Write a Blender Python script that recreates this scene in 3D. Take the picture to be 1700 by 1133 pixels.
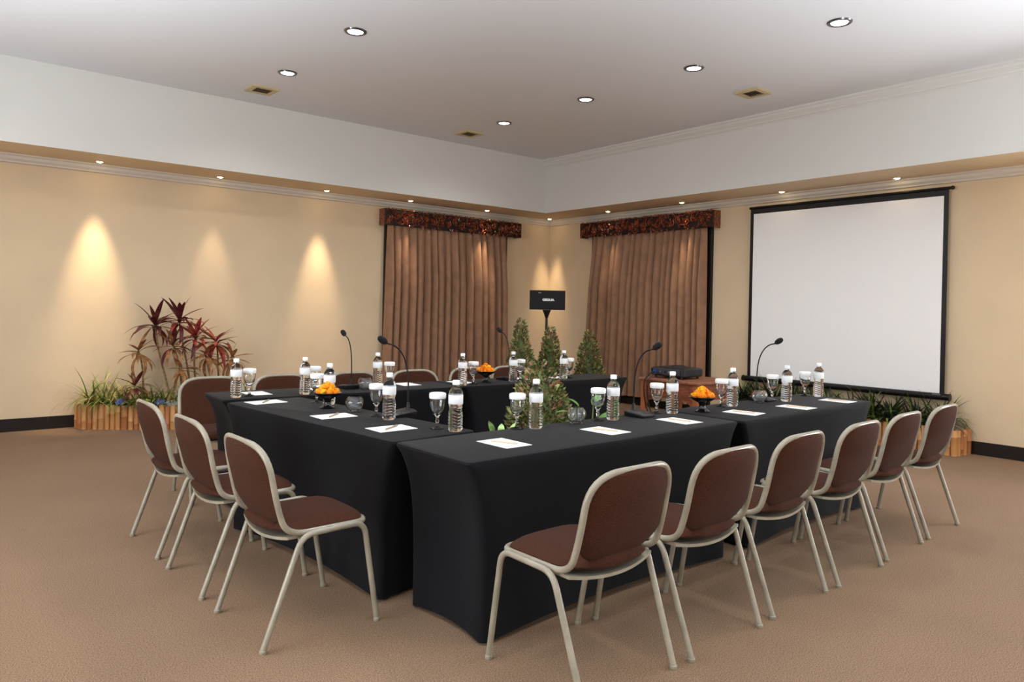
import bpy, math, random
from mathutils import Vector, Matrix
random.seed(7)
PI = math.pi
scene = bpy.context.scene
for o in list(bpy.data.objects): bpy.data.objects.remove(o)
C = scene.collection

# ------------------------------------------------------------------ camera
F_PX = 1221.87
cam_d = bpy.data.cameras.new('camera'); cam = bpy.data.objects.new('camera', cam_d); C.objects.link(cam)
cam_d.sensor_fit = 'HORIZONTAL'; cam_d.sensor_width = 36.0; cam_d.lens = F_PX / 1700 * 36.0
cam_d.shift_y = -46.04 / 1700; cam_d.clip_start = 0.05; cam_d.clip_end = 100
yaw, pit, rol = 0.8791, -0.0057, 0.0204
fw = Vector((math.cos(yaw)*math.cos(pit), math.sin(yaw)*math.cos(pit), math.sin(pit)))
rt = Vector((math.sin(yaw), -math.cos(yaw), 0)); up = rt.cross(fw)
r2 = rt*math.cos(rol) + up*math.sin(rol); u2 = up*math.cos(rol) - rt*math.sin(rol)
cam.matrix_world = Matrix(((r2.x, u2.x, -fw.x, 0), (r2.y, u2.y, -fw.y, 0), (r2.z, u2.z, -fw.z, 1.35), (0, 0, 0, 1)))
scene.camera = cam

# ------------------------------------------------------------------ world, exposure, daylight
vs = scene.view_settings
vs.view_transform = 'Standard'; vs.look = 'None'; vs.gamma = 1.0; vs.use_curve_mapping = False
vs.exposure = 0.0
W_ = bpy.data.worlds.new('World'); scene.world = W_; W_.use_nodes = True
W_.node_tree.nodes['Background'].inputs[0].default_value = (0.75, 0.86, 1.0, 1)
W_.node_tree.nodes['Background'].inputs[1].default_value = 1.0

# room numbers (metres)
XW, YW, XF, YF = 8.236, 8.996, 7.509, 8.308       # walls / soffit fascias
X0, Y0 = -2.60, -3.00                              # walls out of view
X0F, Y0F = -1.87, -2.30
ZS, ZC = 2.8176, 3.6159                            # soffit underside, ceiling

def area(name, loc, target, sx, sy, watts, col):
    d = bpy.data.lights.new(name, 'AREA'); d.shape = 'RECTANGLE'; d.size = sx; d.size_y = sy; d.energy = watts; d.color = col
    o = bpy.data.objects.new(name, d); C.objects.link(o); o.location = loc
    o.rotation_euler = (Vector(target) - Vector(loc)).to_track_quat('-Z', 'Y').to_euler()
    return o
# daylight entering through the three windows that stand behind and beside the camera
area('daylight_side', (XW+0.30, -0.6, 1.45), (XW-3, -0.6, 1.45), 2.5, 1.9, 230, (0.92, 0.96, 1.0))
area('daylight_left', (X0-0.30, 2.8, 1.45), (X0+3, 2.8, 1.45), 3.1, 1.9, 180, (0.90, 0.95, 1.0))
area('daylight_rear', (2.2, Y0-0.30, 1.45), (2.2, Y0+3, 1.45), 3.3, 1.9, 40, (0.92, 0.96, 1.0))

# ------------------------------------------------------------------ materials
def lin(c):
    return tuple(((v/255)/12.92 if v/255 <= 0.04045 else ((v/255+0.055)/1.055)**2.4) for v in c) + (1,)
MATS = {}
def mat(name, rgb, rough=0.5, metal=0.0, var=0.0, scale=20.0, bump=0.0, bscale=None, trans=0.0, ior=1.45, sheen=0.0, emit=None, estr=0.0, detail=4, rgb2=None, coat=0.0, stretch=None, spec=None):
    if name in MATS: return MATS[name]
    m = bpy.data.materials.new(name); m.use_nodes = True; nt = m.node_tree; b = nt.nodes['Principled BSDF']
    b.inputs['Base Color'].default_value = lin(rgb); b.inputs['Roughness'].default_value = rough; b.inputs['Metallic'].default_value = metal
    if trans: b.inputs['Transmission Weight'].default_value = trans
    b.inputs['IOR'].default_value = ior
    if sheen: b.inputs['Sheen Weight'].default_value = sheen
    if coat: b.inputs['Coat Weight'].default_value = coat; b.inputs['Coat Roughness'].default_value = 0.1
    if spec is not None: b.inputs['Specular IOR Level'].default_value = spec
    if emit: b.inputs['Emission Color'].default_value = lin(emit); b.inputs['Emission Strength'].default_value = estr
    if var or rgb2 or bump:
        tc = nt.nodes.new('ShaderNodeTexCoord'); src = tc.outputs['Object']
        if stretch:
            mp = nt.nodes.new('ShaderNodeMapping'); mp.inputs['Scale'].default_value = stretch
            nt.links.new(src, mp.inputs[0]); src = mp.outputs[0]
        if var or rgb2:
            n = nt.nodes.new('ShaderNodeTexNoise'); n.inputs['Scale'].default_value = scale; n.inputs['Detail'].default_value = detail
            nt.links.new(src, n.inputs['Vector'])
            r = nt.nodes.new('ShaderNodeValToRGB')
            c1 = [max(0, v*(1-var)) for v in rgb]; c2 = [min(255, v*(1+var)) for v in (rgb2 or rgb)]
            r.color_ramp.elements[0].position = 0.36; r.color_ramp.elements[1].position = 0.64
            r.color_ramp.elements[0].color = lin(c1); r.color_ramp.elements[1].color = lin(c2)
            nt.links.new(n.outputs['Fac'], r.inputs[0]); nt.links.new(r.outputs[0], b.inputs['Base Color'])
        if bump:
            n2 = nt.nodes.new('ShaderNodeTexNoise'); n2.inputs['Scale'].default_value = bscale or scale; n2.inputs['Detail'].default_value = 3
            nt.links.new(src, n2.inputs['Vector'])
            bp = nt.nodes.new('ShaderNodeBump'); bp.inputs['Strength'].default_value = bump; bp.inputs['Distance'].default_value = 0.01
            nt.links.new(n2.outputs['Fac'], bp.inputs['Height']); nt.links.new(bp.outputs[0], b.inputs['Normal'])
    MATS[name] = m
    return m

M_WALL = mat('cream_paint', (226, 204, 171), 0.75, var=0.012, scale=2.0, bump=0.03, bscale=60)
M_WHITE = mat('white_paint', (226, 225, 221), 0.8, bump=0.02, bscale=50)
M_CEIL = mat('ceiling_paint', (233, 234, 238), 0.85)
M_TRIM = mat('cornice_paint', (222, 214, 204), 0.6)
M_BASE = mat('black_baseboard', (30, 26, 26), 0.35)
M_CLOTH = mat('black_stretch_cloth', (15, 16, 20), 0.7, bump=0.05, bscale=900, sheen=0.04, var=0.05, scale=6, spec=0.14)
M_FABRIC = mat('brown_fabric', (66, 39, 28), 0.9, var=0.16, scale=260, bump=0.12, bscale=420, sheen=0.03, spec=0.08)
M_FRAME = mat('warm_white_enamel', (150, 143, 127), 0.3, var=0.05, scale=14, coat=0.2)
M_CURT = mat('brown_curtain', (156, 120, 96), 0.8, sheen=0.1, spec=0.15, var=0.05, scale=8, bump=0.05, bscale=300)
M_CARVE = mat('carved_red_wood', (84, 36, 22), 0.28, var=0.3, scale=30, rgb2=(128, 62, 38), coat=0.5)
M_CARVE_D = mat('dark_carved_ground', (30, 11, 8), 0.5, var=0.2, scale=40)
M_BLACK = mat('black_plastic', (20, 20, 22), 0.38)
M_BLACKM = mat('black_metal', (22, 22, 23), 0.3, metal=0.3)
M_FOAM = mat('black_foam', (17, 17, 18), 0.95, bump=0.4, bscale=500)
M_DGLASS = mat('dark_window_glass', (6, 7, 9), 0.08)
M_WINF = mat('dark_window_frame', (16, 15, 15), 0.4)
M_SCREEN = mat('matte_white_screen', (252, 253, 255), 0.9)
M_PAPER = mat('white_paper', (245, 244, 242), 0.85)
M_LIDP = mat('white_lid_paper', (246, 246, 246), 0.8)
M_LABEL = mat('white_bottle_label', (238, 240, 243), 0.5)
M_CAP = mat('white_bottle_cap', (240, 242, 245), 0.4)
M_PET = mat('clear_bottle', (250, 253, 255), 0.0, trans=1.0, ior=1.33)
M_GLASS = mat('clear_glass', (252, 254, 255), 0.0, trans=1.0, ior=1.5)
M_BAMBOO = mat('bamboo', (206, 148, 92), 0.45, var=0.04, scale=5, rgb2=(214, 162, 106), stretch=(0.4, 0.4, 0.5))
M_BAMBOO2 = mat('bamboo_dark', (184, 120, 74), 0.5, var=0.06, scale=5, stretch=(0.4, 0.4, 0.5))
M_SOIL = mat('planter_soil', (58, 44, 30), 0.95, var=0.3, scale=30, bump=0.6, bscale=40)
M_LEAF_P = mat('burgundy_leaf', (92, 40, 40), 0.4, var=0.25, scale=14)
M_LEAF_R = mat('red_leaf', (158, 66, 56), 0.4, var=0.25, scale=14)
M_LEAF_B = mat('bronze_leaf', (150, 106, 66), 0.45, var=0.25, scale=12)
M_STEM = mat('pale_stem', (150, 122, 84), 0.7, var=0.2, scale=40)
M_GRASS = mat('green_blade', (104, 124, 54), 0.5, var=0.25, scale=8)
M_GRASS2 = mat('straw_blade', (178, 160, 96), 0.55, var=0.2, scale=8)
M_GRASSD = mat('dark_blade', (40, 52, 32), 0.5, var=0.2, scale=8)
M_BOX1 = mat('shrub_green', (84, 98, 50), 0.5, var=0.25, scale=12)
M_BOX2 = mat('shrub_light', (158, 156, 104), 0.5, var=0.2, scale=12)
M_BOX3 = mat('shrub_red', (158, 104, 80), 0.5, var=0.2, scale=12)
M_BROAD = mat('broad_green_leaf', (88, 132, 62), 0.35, var=0.15, scale=18)
M_BROADV = mat('variegated_leaf', (150, 184, 110), 0.35, var=0.25, scale=25)
M_TRUNK = mat('brown_trunk', (74, 52, 34), 0.85, var=0.2, scale=30)
M_POT = mat('dark_clay_pot', (62, 40, 30), 0.7)
M_MARI = [mat('marigold_deep', (255, 140, 8), 0.6, var=0.08, scale=60), mat('marigold_gold', (255, 166, 14), 0.6, var=0.08, scale=60), mat('marigold_yellow', (255, 192, 30), 0.6, var=0.06, scale=60)]
M_LACQ = mat('black_lacquer', (14, 13, 14), 0.18, coat=0.5)
M_STAND = mat('reddish_wood', (128, 72, 50), 0.4, var=0.14, scale=10, stretch=(1, 1, 6), coat=0.15)
M_STANDL = mat('orange_wood_leg', (168, 100, 64), 0.45, var=0.1, scale=10, stretch=(1, 1, 0.3))
M_STANDT = mat('worn_wood_top', (138, 88, 66), 0.45, var=0.12, scale=10, stretch=(1, 6, 1))
M_PROJ = mat('projector_black', (26, 28, 32), 0.35)
M_PROJG = mat('projector_grey_panel', (58, 62, 74), 0.4)
M_BLUE = mat('blue_plug', (28, 66, 190), 0.4)
M_STEEL = mat('brushed_steel', (170, 170, 175), 0.3, metal=1.0)
M_CHROME = mat('dark_chrome_ring', (120, 120, 124), 0.25, metal=0.9)
M_VENT = mat('beige_vent', (204, 188, 146), 0.5)
M_VENTD = mat('brown_vent_slat', (112, 88, 66), 0.6)
M_VENTB = mat('vent_dark_inside', (40, 32, 26), 0.9)
M_LAMP = mat('lit_downlight_lens', (255, 255, 255), 0.4, emit=(255, 252, 246), estr=9.0)
M_HALO = mat('lit_halogen_lens', (255, 244, 220), 0.4, emit=(255, 226, 176), estr=30.0)
M_RINGW = mat('brass_spot_ring', (214, 188, 140), 0.35, metal=0.5)
M_PEN = mat('bronze_pen', (176, 160, 132), 0.35, metal=0.3)
M_PENC = mat('brown_pencil', (214, 188, 160), 0.5)
M_STONE = mat('grey_stone', (150, 156, 160), 0.8, var=0.25, scale=20)
M_STONEB = mat('blue_flower', (96, 116, 168), 0.7, var=0.2, scale=40)
M_FLOWY = mat('yellow_green_flower', (206, 208, 96), 0.7, var=0.15, scale=50)
M_WINW = mat('white_window_frame', (222, 222, 218), 0.5)
M_SPKT = mat('white_lettering', (235, 235, 235), 0.5)

# carpet: speckled pile with its own faint worn patches
m = bpy.data.materials.new('brown_carpet'); m.use_nodes = True; nt = m.node_tree; b = nt.nodes['Principled BSDF']; MATS['carpet'] = m
b.inputs['Roughness'].default_value = 0.95; b.inputs['Sheen Weight'].default_value = 0.05; b.inputs['Specular IOR Level'].default_value = 0.08
tc = nt.nodes.new('ShaderNodeTexCoord')
n1 = nt.nodes.new('ShaderNodeTexNoise'); n1.inputs['Scale'].default_value = 210; n1.inputs['Detail'].default_value = 3
n2 = nt.nodes.new('ShaderNodeTexNoise'); n2.inputs['Scale'].default_value = 1.3; n2.inputs['Detail'].default_value = 5
for n in (n1, n2): nt.links.new(tc.outputs['Object'], n.inputs['Vector'])
ra = nt.nodes.new('ShaderNodeValToRGB'); ra.color_ramp.elements[0].position = 0.33; ra.color_ramp.elements[1].position = 0.67
ra.color_ramp.elements[0].color = lin((100, 78, 60)); ra.color_ramp.elements[1].color = lin((168, 138, 110))
nt.links.new(n1.outputs['Fac'], ra.inputs[0])
rb = nt.nodes.new('ShaderNodeValToRGB'); rb.color_ramp.elements[0].position = 0.3; rb.color_ramp.elements[1].position = 0.7
rb.color_ramp.elements[0].color = (0.88, 0.88, 0.88, 1); rb.color_ramp.elements[1].color = (1, 1, 1, 1)
nt.links.new(n2.outputs['Fac'], rb.inputs[0])
mx = nt.nodes.new('ShaderNodeMix'); mx.data_type = 'RGBA'; mx.blend_type = 'MULTIPLY'; mx.inputs[0].default_value = 1
nt.links.new(ra.outputs[0], mx.inputs[6]); nt.links.new(rb.outputs[0], mx.inputs[7]); nt.links.new(mx.outputs[2], b.inputs['Base Color'])
bp = nt.nodes.new('ShaderNodeBump'); bp.inputs['Strength'].default_value = 0.2; bp.inputs['Distance'].default_value = 0.006
n3 = nt.nodes.new('ShaderNodeTexNoise'); n3.inputs['Scale'].default_value = 320; nt.links.new(tc.outputs['Object'], n3.inputs['Vector'])
nt.links.new(n3.outputs['Fac'], bp.inputs['Height']); nt.links.new(bp.outputs[0], b.inputs['Normal'])
M_CARPET = m
# window pane: mostly clear with a faint reflection
m = bpy.data.materials.new('window_pane_glass'); m.use_nodes = True; nt = m.node_tree; nt.nodes.remove(nt.nodes['Principled BSDF'])
t_ = nt.nodes.new('ShaderNodeBsdfTransparent'); g_ = nt.nodes.new('ShaderNodeBsdfGlossy'); g_.inputs['Roughness'].default_value = 0.02
x_ = nt.nodes.new('ShaderNodeMixShader'); x_.inputs[0].default_value = 0.06
nt.links.new(t_.outputs[0], x_.inputs[1]); nt.links.new(g_.outputs[0], x_.inputs[2]); nt.links.new(x_.outputs[0], nt.nodes['Material Output'].inputs[0])
M_PANE = m

# ------------------------------------------------------------------ mesh helpers
class MB:
    def __init__(s): s.v = []; s.f = []; s.mi = []; s.cur = 0
    def add(s, vs_, fs_):
        o = len(s.v); s.v += [tuple(p) for p in vs_]
        for f in fs_: s.f.append(tuple(i+o for i in f)); s.mi.append(s.cur)
        return s
    def box(s, x0, x1, y0, y1, z0, z1, bev=0.0):
        if bev <= 0:
            v = [(x, y, z) for z in (z0, z1) for y in (y0, y1) for x in (x0, x1)]
            return s.add(v, [(0, 2, 3, 1), (4, 5, 7, 6), (0, 1, 5, 4), (2, 6, 7, 3), (0, 4, 6, 2), (1, 3, 7, 5)])
        b_ = bev; rings = []
        for z, i in ((z0, b_), (z0+b_, 0), (z1-b_, 0), (z1, b_)):
            c = b_
            pts = [(x0+c, y0+i), (x1-c, y0+i), (x1-i, y0+c), (x1-i, y1-c), (x1-c, y1-i), (x0+c, y1-i), (x0+i, y1-c), (x0+i, y0+c)]
            rings.append([(px, py, z) for px, py in pts])
        return s.loft(rings, True, True)
    def cream_below(s): s.mi[0] = 1; return s  # underside takes wall cream in place of warm light bounced off the walls
    def loft(s, rings, cap0=False, cap1=False, closed=True):
        n = len(rings[0]); v = [p for r in rings for p in r]; f = []
        for k in range(len(rings)-1):
            for i in range(n if closed else n-1):
                j = (i+1) % n
                f.append((k*n+i, k*n+j, (k+1)*n+j, (k+1)*n+i))
        if cap0: f.append(tuple(range(n-1, -1, -1)))
        if cap1: f.append(tuple((len(rings)-1)*n+i for i in range(n)))
        return s.add(v, f)
    def lathe(s, prof, n=20, cx=0, cy=0, cap0=True, cap1=True):
        rings = [[(cx+r*math.cos(2*PI*i/n), cy+r*math.sin(2*PI*i/n), z) for i in range(n)] for r, z in prof]
        return s.loft(rings, cap0, cap1)
    def tube(s, path, r, n=8, closed=False, cap=True):
        P = [Vector(p) for p in path]; m_ = len(P); rings = []; prevN = None
        for k in range(m_):
            if closed: t = (P[(k+1) % m_] - P[k-1]).normalized()
            else: t = (P[min(k+1, m_-1)] - P[max(k-1, 0)]).normalized()
            if prevN is None:
                a = Vector((0, 0, 1)) if abs(t.z) < 0.9 else Vector((1, 0, 0))
                N = (a - t*a.dot(t)).normalized()
            else:
                N = (prevN - t*prevN.dot(t)).normalized()
            prevN = N; B = t.cross(N); rr = r[k] if isinstance(r, (list, tuple)) else r
            rings.append([tuple(P[k] + (N*math.cos(2*PI*i/n) + B*math.sin(2*PI*i/n))*rr) for i in range(n)])
        if closed:
            # match the last ring to the first with the smallest twist
            d = [sum((Vector(rings[-1][i]) - Vector(rings[0][(i+q) % n])).length for i in range(n)) for q in range(n)]
            q = d.index(min(d)); rings.append([rings[0][(i+q) % n] for i in range(n)])
            return s.loft(rings)
        return s.loft(rings, cap, cap)
    def sphere(s, c, rx, ry=None, rz=None, n=10, m_=6, jit=0.0):
        ry = rx if ry is None else ry; rz = rx if rz is None else rz
        v = [(c[0], c[1], c[2]-rz)]; f = []
        for k in range(1, m_):
            a = -PI/2 + PI*k/m_
            for i in range(n):
                b_ = 2*PI*i/n; q = 1 + random.uniform(-jit, jit)
                v.append((c[0]+rx*q*math.cos(a)*math.cos(b_), c[1]+ry*q*math.cos(a)*math.sin(b_), c[2]+rz*q*math.sin(a)))
        v.append((c[0], c[1], c[2]+rz)); top = len(v)-1
        for i in range(n):
            j = (i+1) % n
            f.append((0, 1+j, 1+i)); f.append((top, 1+(m_-2)*n+i, 1+(m_-2)*n+j))
            for k in range(m_-2): f.append((1+k*n+i, 1+k*n+j, 1+(k+1)*n+j, 1+(k+1)*n+i))
        return s.add(v, f)
    def xform(s, M, start=0):
        for i in range(start, len(s.v)): s.v[i] = tuple(M @ Vector(s.v[i]))
        return s
    def mesh(s, name, mats, smooth=True):
        me = bpy.data.meshes.new(name); me.from_pydata(s.v, [], s.f)
        for m_ in (mats if isinstance(mats, (list, tuple)) else [mats]): me.materials.append(m_)
        if isinstance(mats, (list, tuple)) and len(mats) > 1: me.polygons.foreach_set('material_index', s.mi)
        me.polygons.foreach_set('use_smooth', [bool(smooth)]*len(me.polygons))
        if smooth:
            try: me.set_sharp_from_angle(angle=math.radians(40 if smooth is True else smooth))
            except Exception: pass
        me.update(); return me
    def build(s, name, mats, parent=None, smooth=True, loc=None, rz=0.0):
        return link(name, s.mesh(name, mats, smooth), parent, loc, rz)
def link(name, me, parent=None, loc=None, rz=0.0):
    o = bpy.data.objects.new(name, me); C.objects.link(o)
    if parent: o.parent = parent
    if loc: o.location = loc
    if rz: o.rotation_euler = (0, 0, rz)
    return o
def tag(o, label, cat, group=None):
    o['label'] = label; o['category'] = cat
    if group: o['group'] = group
    return o
def thing(name, label, cat, loc=(0, 0, 0), rz=0.0, group=None):
    o = bpy.data.objects.new(name, None); C.objects.link(o); o.location = loc; o.rotation_euler = (0, 0, rz); o.empty_display_size = 0.1
    return tag(o, label, cat, group)
def struct(o): o['kind'] = 'structure'; return o
def copy_tree(o, parent=None):
    c = o.copy(); C.objects.link(c); c.parent = parent
    for ch in o.children: copy_tree(ch, c)
    return c
def fillet(pts, rad, seg=6, closed=False):
    P = [Vector(p) for p in pts]; n = len(P); out = []
    for i in range(n):
        if not closed and i in (0, n-1): out.append(P[i]); continue
        r = rad[i] if isinstance(rad, (list, tuple)) else rad
        if r <= 0: out.append(P[i]); continue
        a, b_, c = P[i-1], P[i], P[(i+1) % n]
        d1 = min(r, (a-b_).length*0.49); d2 = min(r, (c-b_).length*0.49)
        p = b_ + (a-b_).normalized()*d1; q = b_ + (c-b_).normalized()*d2
        for k in range(seg+1):
            t = k/seg; out.append(p*(1-t)**2 + b_*2*t*(1-t) + q*t*t)
    return out
def subdiv(pts, k, closed=False):
    P = [Vector(p) for p in pts]; out = []; n = len(P)
    for i in range(n if closed else n-1):
        for j in range(k): out.append(P[i].lerp(P[(i+1) % n], j/k))
    if not closed: out.append(P[-1])
    return out

# table frame: the furniture is set 1.45 degrees off the walls
TH = 0.0254
def uv(u, v, z=0.0): return (u*math.cos(TH)-v*math.sin(TH), u*math.sin(TH)+v*math.cos(TH), z)

# ------------------------------------------------------------------ room shell
WT = 0.2
struct(MB().box(X0-WT, XW+WT, Y0-WT, YW+WT, -0.1, 0).build('floor', M_CARPET, smooth=False))
struct(MB().box(X0-WT, XW+WT, Y0-WT, YW+WT, ZC, ZC+0.15).build('ceiling', M_CEIL, smooth=False))
struct(MB().box(X0-WT, XW+WT, YW, YW+WT, 0, ZC).build('wall_back', M_WALL, smooth=False))
def wall_with_hole(name, axis, a0, a1, pos0, pos1, h0, h1, z0, z1):
    mb = MB()
    for (p, q, za, zb) in ((a0, h0, 0, ZC), (h1, a1, 0, ZC), (h0, h1, 0, z0), (h0, h1, z1, ZC)):
        if axis == 'x': mb.box(pos0, pos1, p, q, za, zb)
        else: mb.box(p, q, pos0, pos1, za, zb)
    return struct(mb.build(name, M_WALL, smooth=False))
wall_with_hole('wall_right', 'x', Y0-WT, YW, XW, XW+WT, -1.9, 0.7, 0.45, 2.45)
wall_with_hole('wall_left', 'x', Y0-WT, YW, X0-WT, X0, 1.2, 4.4, 0.45, 2.45)
wall_with_hole('wall_front', 'y', X0, XW, Y0-WT, Y0, 0.5, 3.9, 0.45, 2.45)
def room_window(name, axis, pos, h0, h1, z0, z1, npan):
    root = bpy.data.objects.new(name, None); C.objects.link(root); struct(root)
    t = 0.05
    def bx(mb, p, q, za, zb, d0, d1):
        if axis == 'x': mb.box(pos+d0, pos+d1, p, q, za, zb)
        else: mb.box(p, q, pos+d0, pos+d1, za, zb)
    fr = MB()
    bx(fr, h0, h1, z0, z0+t, -0.04, 0.04); bx(fr, h0, h1, z1-t, z1, -0.04, 0.04)
    for k in range(npan+1):
        c = h0 + t/2 + (h1-h0-t)*k/npan; bx(fr, c-t/2, c+t/2, z0+t, z1-t, -0.04, 0.04)
    fr.build('window_frame', M_WINW, root, False)
    for k in range(npan):
        a = h0 + t + (h1-h0-t)*k/npan; b_ = h0 + (h1-h0-t)*(k+1)/npan
        p = MB(); bx(p, a, b_, z0+t, z1-t, -0.003, 0.003); p.build('pane', M_PANE, root, False)
room_window('window_3', 'x', XW+0.1, -1.9, 0.7, 0.45, 2.45, 3)
room_window('window_4', 'x', X0-0.1, 1.2, 4.4, 0.45, 2.45, 4)
room_window('window_5', 'y', Y0-0.1, 0.5, 3.9, 0.45, 2.45, 4)
# dropped soffit round the raised ceiling
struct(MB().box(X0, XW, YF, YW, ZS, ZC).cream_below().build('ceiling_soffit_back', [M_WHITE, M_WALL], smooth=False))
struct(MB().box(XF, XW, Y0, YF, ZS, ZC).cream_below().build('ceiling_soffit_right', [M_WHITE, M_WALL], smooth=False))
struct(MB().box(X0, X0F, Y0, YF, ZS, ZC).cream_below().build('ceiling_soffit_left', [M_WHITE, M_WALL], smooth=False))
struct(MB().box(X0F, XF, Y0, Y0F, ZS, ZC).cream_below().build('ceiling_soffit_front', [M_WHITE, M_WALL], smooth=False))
# stepped cornice mouldings
def cornice(name, along, a0, a1, pos, sgn, ztop, prof, m_):
    rings = []
    for a in (a0, a1):
        rings.append([((a, pos+sgn*d, ztop-h) if along == 'x' else (pos+sgn*d, a, ztop-h)) for d, h in prof])
    return struct(MB().loft(rings, True, True).build(name, m_, smooth=False))
PR1 = [(0, 0), (0.075, 0), (0.075, 0.014), (0.058, 0.022), (0.052, 0.05), (0.03, 0.07), (0.026, 0.085), (0, 0.09)]
cornice('trim_1', 'x', X0, XW, YW, -1, ZS, PR1, M_TRIM)
cornice('trim_2', 'y', Y0, YW-0.02, XW, -1, ZS, PR1, M_TRIM)
PR2 = [(0, 0), (0.085, 0), (0.085, 0.022), (0.07, 0.03), (0.066, 0.05), (0.03, 0.082), (0.026, 0.1), (0.012, 0.106), (0, 0.125)]
cornice('trim_3', 'y', Y0F, YF, XF, -1, ZC, PR2, M_WHITE)
# baseboards
struct(MB().box(X0, 4.98, YW-0.018, YW, 0, 0.13).build('baseboard_back', M_BASE, smooth=False))
struct(MB().box(7.34, XW, YW-0.018, YW, 0, 0.13).build('baseboard_back', M_BASE, smooth=False))
struct(MB().box(XW-0.018, XW, 0.75, 5.70, 0, 0.13).build('baseboard_right', M_BASE, smooth=False))
struct(MB().box(XW-0.018, XW, 8.10, YW-0.02, 0, 0.13).build('baseboard_right', M_BASE, smooth=False))
struct(MB().box(X0, X0+0.018, Y0, YW-0.02, 0, 0.13).build('baseboard_left', M_BASE, smooth=False))

# tall dark windows behind the curtains
def dark_window(name, axis, pos, a0, a1, z1):
    root = bpy.data.objects.new(name, None); C.objects.link(root); struct(root)
    def bx(mb, p, q, za, zb, d0, d1):
        if axis == 'x': mb.box(pos-d1, pos-d0, p, q, za, zb)
        else: mb.box(p, q, pos-d1, pos-d0, za, zb)
    f = MB(); t = 0.06
    bx(f, a0, a1, z1-t, z1, 0, 0.05); bx(f, a0, a1, 0, 0.1, 0, 0.05)
    for c in (a0+t/2, (a0+a1)/2, a1-t/2): bx(f, c-t/2, c+t/2, 0.1, z1-t, 0, 0.05)
    f.build('window_frame', M_WINF, root, False)
    for (p, q) in ((a0+t, (a0+a1)/2-t/2), ((a0+a1)/2+t/2, a1-t)):
        g = MB(); bx(g, p, q, 0.1, z1-t, 0.01, 0.018); g.build('pane', M_DGLASS, root, False)
dark_window('window_1', 'y', YW, 5.12, 7.28, 2.50)
dark_window('window_2', 'x', XW, 5.80, 7.98, 2.50)

# ------------------------------------------------------------------ ceiling fittings
def downlight(x, y, label, watts):
    t = thing('ceiling_downlight', label, 'ceiling light', (x, y, ZC), group='recessed ceiling downlights')
    ring = []
    for r, z in ((0.062, -0.004), (0.072, -0.012), (0.088, -0.009), (0.094, 0.0)): ring.append([(r*math.cos(2*PI*i/28), r*math.sin(2*PI*i/28), z) for i in range(28)])
    MB().loft(ring).build('ring', M_CHROME, t)
    MB().lathe([(0.063, -0.006), (0.04, -0.009), (0.002, -0.010)], 24).build('lens', M_LAMP, t)
    d = bpy.data.lights.new('downlight_lamp', 'SPOT'); d.energy = watts; d.spot_size = math.radians(150); d.spot_blend = 0.6; d.shadow_soft_size = 0.06; d.color = (1.0, 0.965, 0.92)
    l = bpy.data.objects.new('lamp_light', d); C.objects.link(l); l.parent = t; l.location = (0, 0, -0.03)
DW = 34
for x, y, lb in ((2.85, 5.54, 'recessed white downlight, upper of the left pair on the ceiling'),
                 (2.87, 6.98, 'recessed white downlight beside the left ceiling vent'),
                 (5.54, 2.80, 'recessed white downlight nearest the top right of the ceiling'),
                 (5.61, 4.21, 'second recessed downlight of the right row, left of the right vent'),
                 (5.61, 5.61, 'third recessed downlight of the right row, small and far'),
                 (5.61, 7.00, 'farthest recessed downlight, beside the middle ceiling vent'),
                 (2.85, 4.12, 'recessed downlight out of frame above the left table'),
                 (2.85, 2.72, 'recessed downlight out of frame above the front table'),
                 (5.54, 1.40, 'recessed downlight out of frame above the right chairs'),
                 (2.85, 1.30, 'recessed downlight out of frame near the camera'),
                 (0.12, 6.98, 'recessed downlight out of frame at the far left'),
                 (0.12, 4.12, 'recessed downlight out of frame at the near left')):
    downlight(x, y, lb, DW)
def vent(x, y, label):
    t = thing('ceiling_vent', label, 'vent', (x, y, ZC), group='beige ceiling vents')
    a, b_ = 0.135, 0.085; f = MB()
    for (x0, x1, y0, y1) in ((-a, a, -a, -b_), (-a, a, b_, a), (-a, -b_, -b_, b_), (b_, a, -b_, b_)): f.box(x0, x1, y0, y1, -0.02, 0.0)
    f.build('frame', M_VENT, t, False)
    MB().box(-b_, b_, -b_, b_, -0.004, 0.0).build('backing', M_VENTB, t, False)
    sm = MB().box(-b_, b_, -0.011, 0.011, -0.002, 0.002).xform(Matrix.Rotation(0.6, 4, 'X')).mesh('slat', M_VENTD, False)
    for k in range(6): link('slat', sm, t, (0, -b_+0.016+k*0.0275, -0.012))
vent(2.89, 7.70, 'beige square ceiling vent at left, beside a downlight')
vent(5.61, 7.72, 'beige square ceiling vent in the middle, near the far corner')
vent(6.66, 4.26, 'beige square ceiling vent at right, near the cornice')
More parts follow.
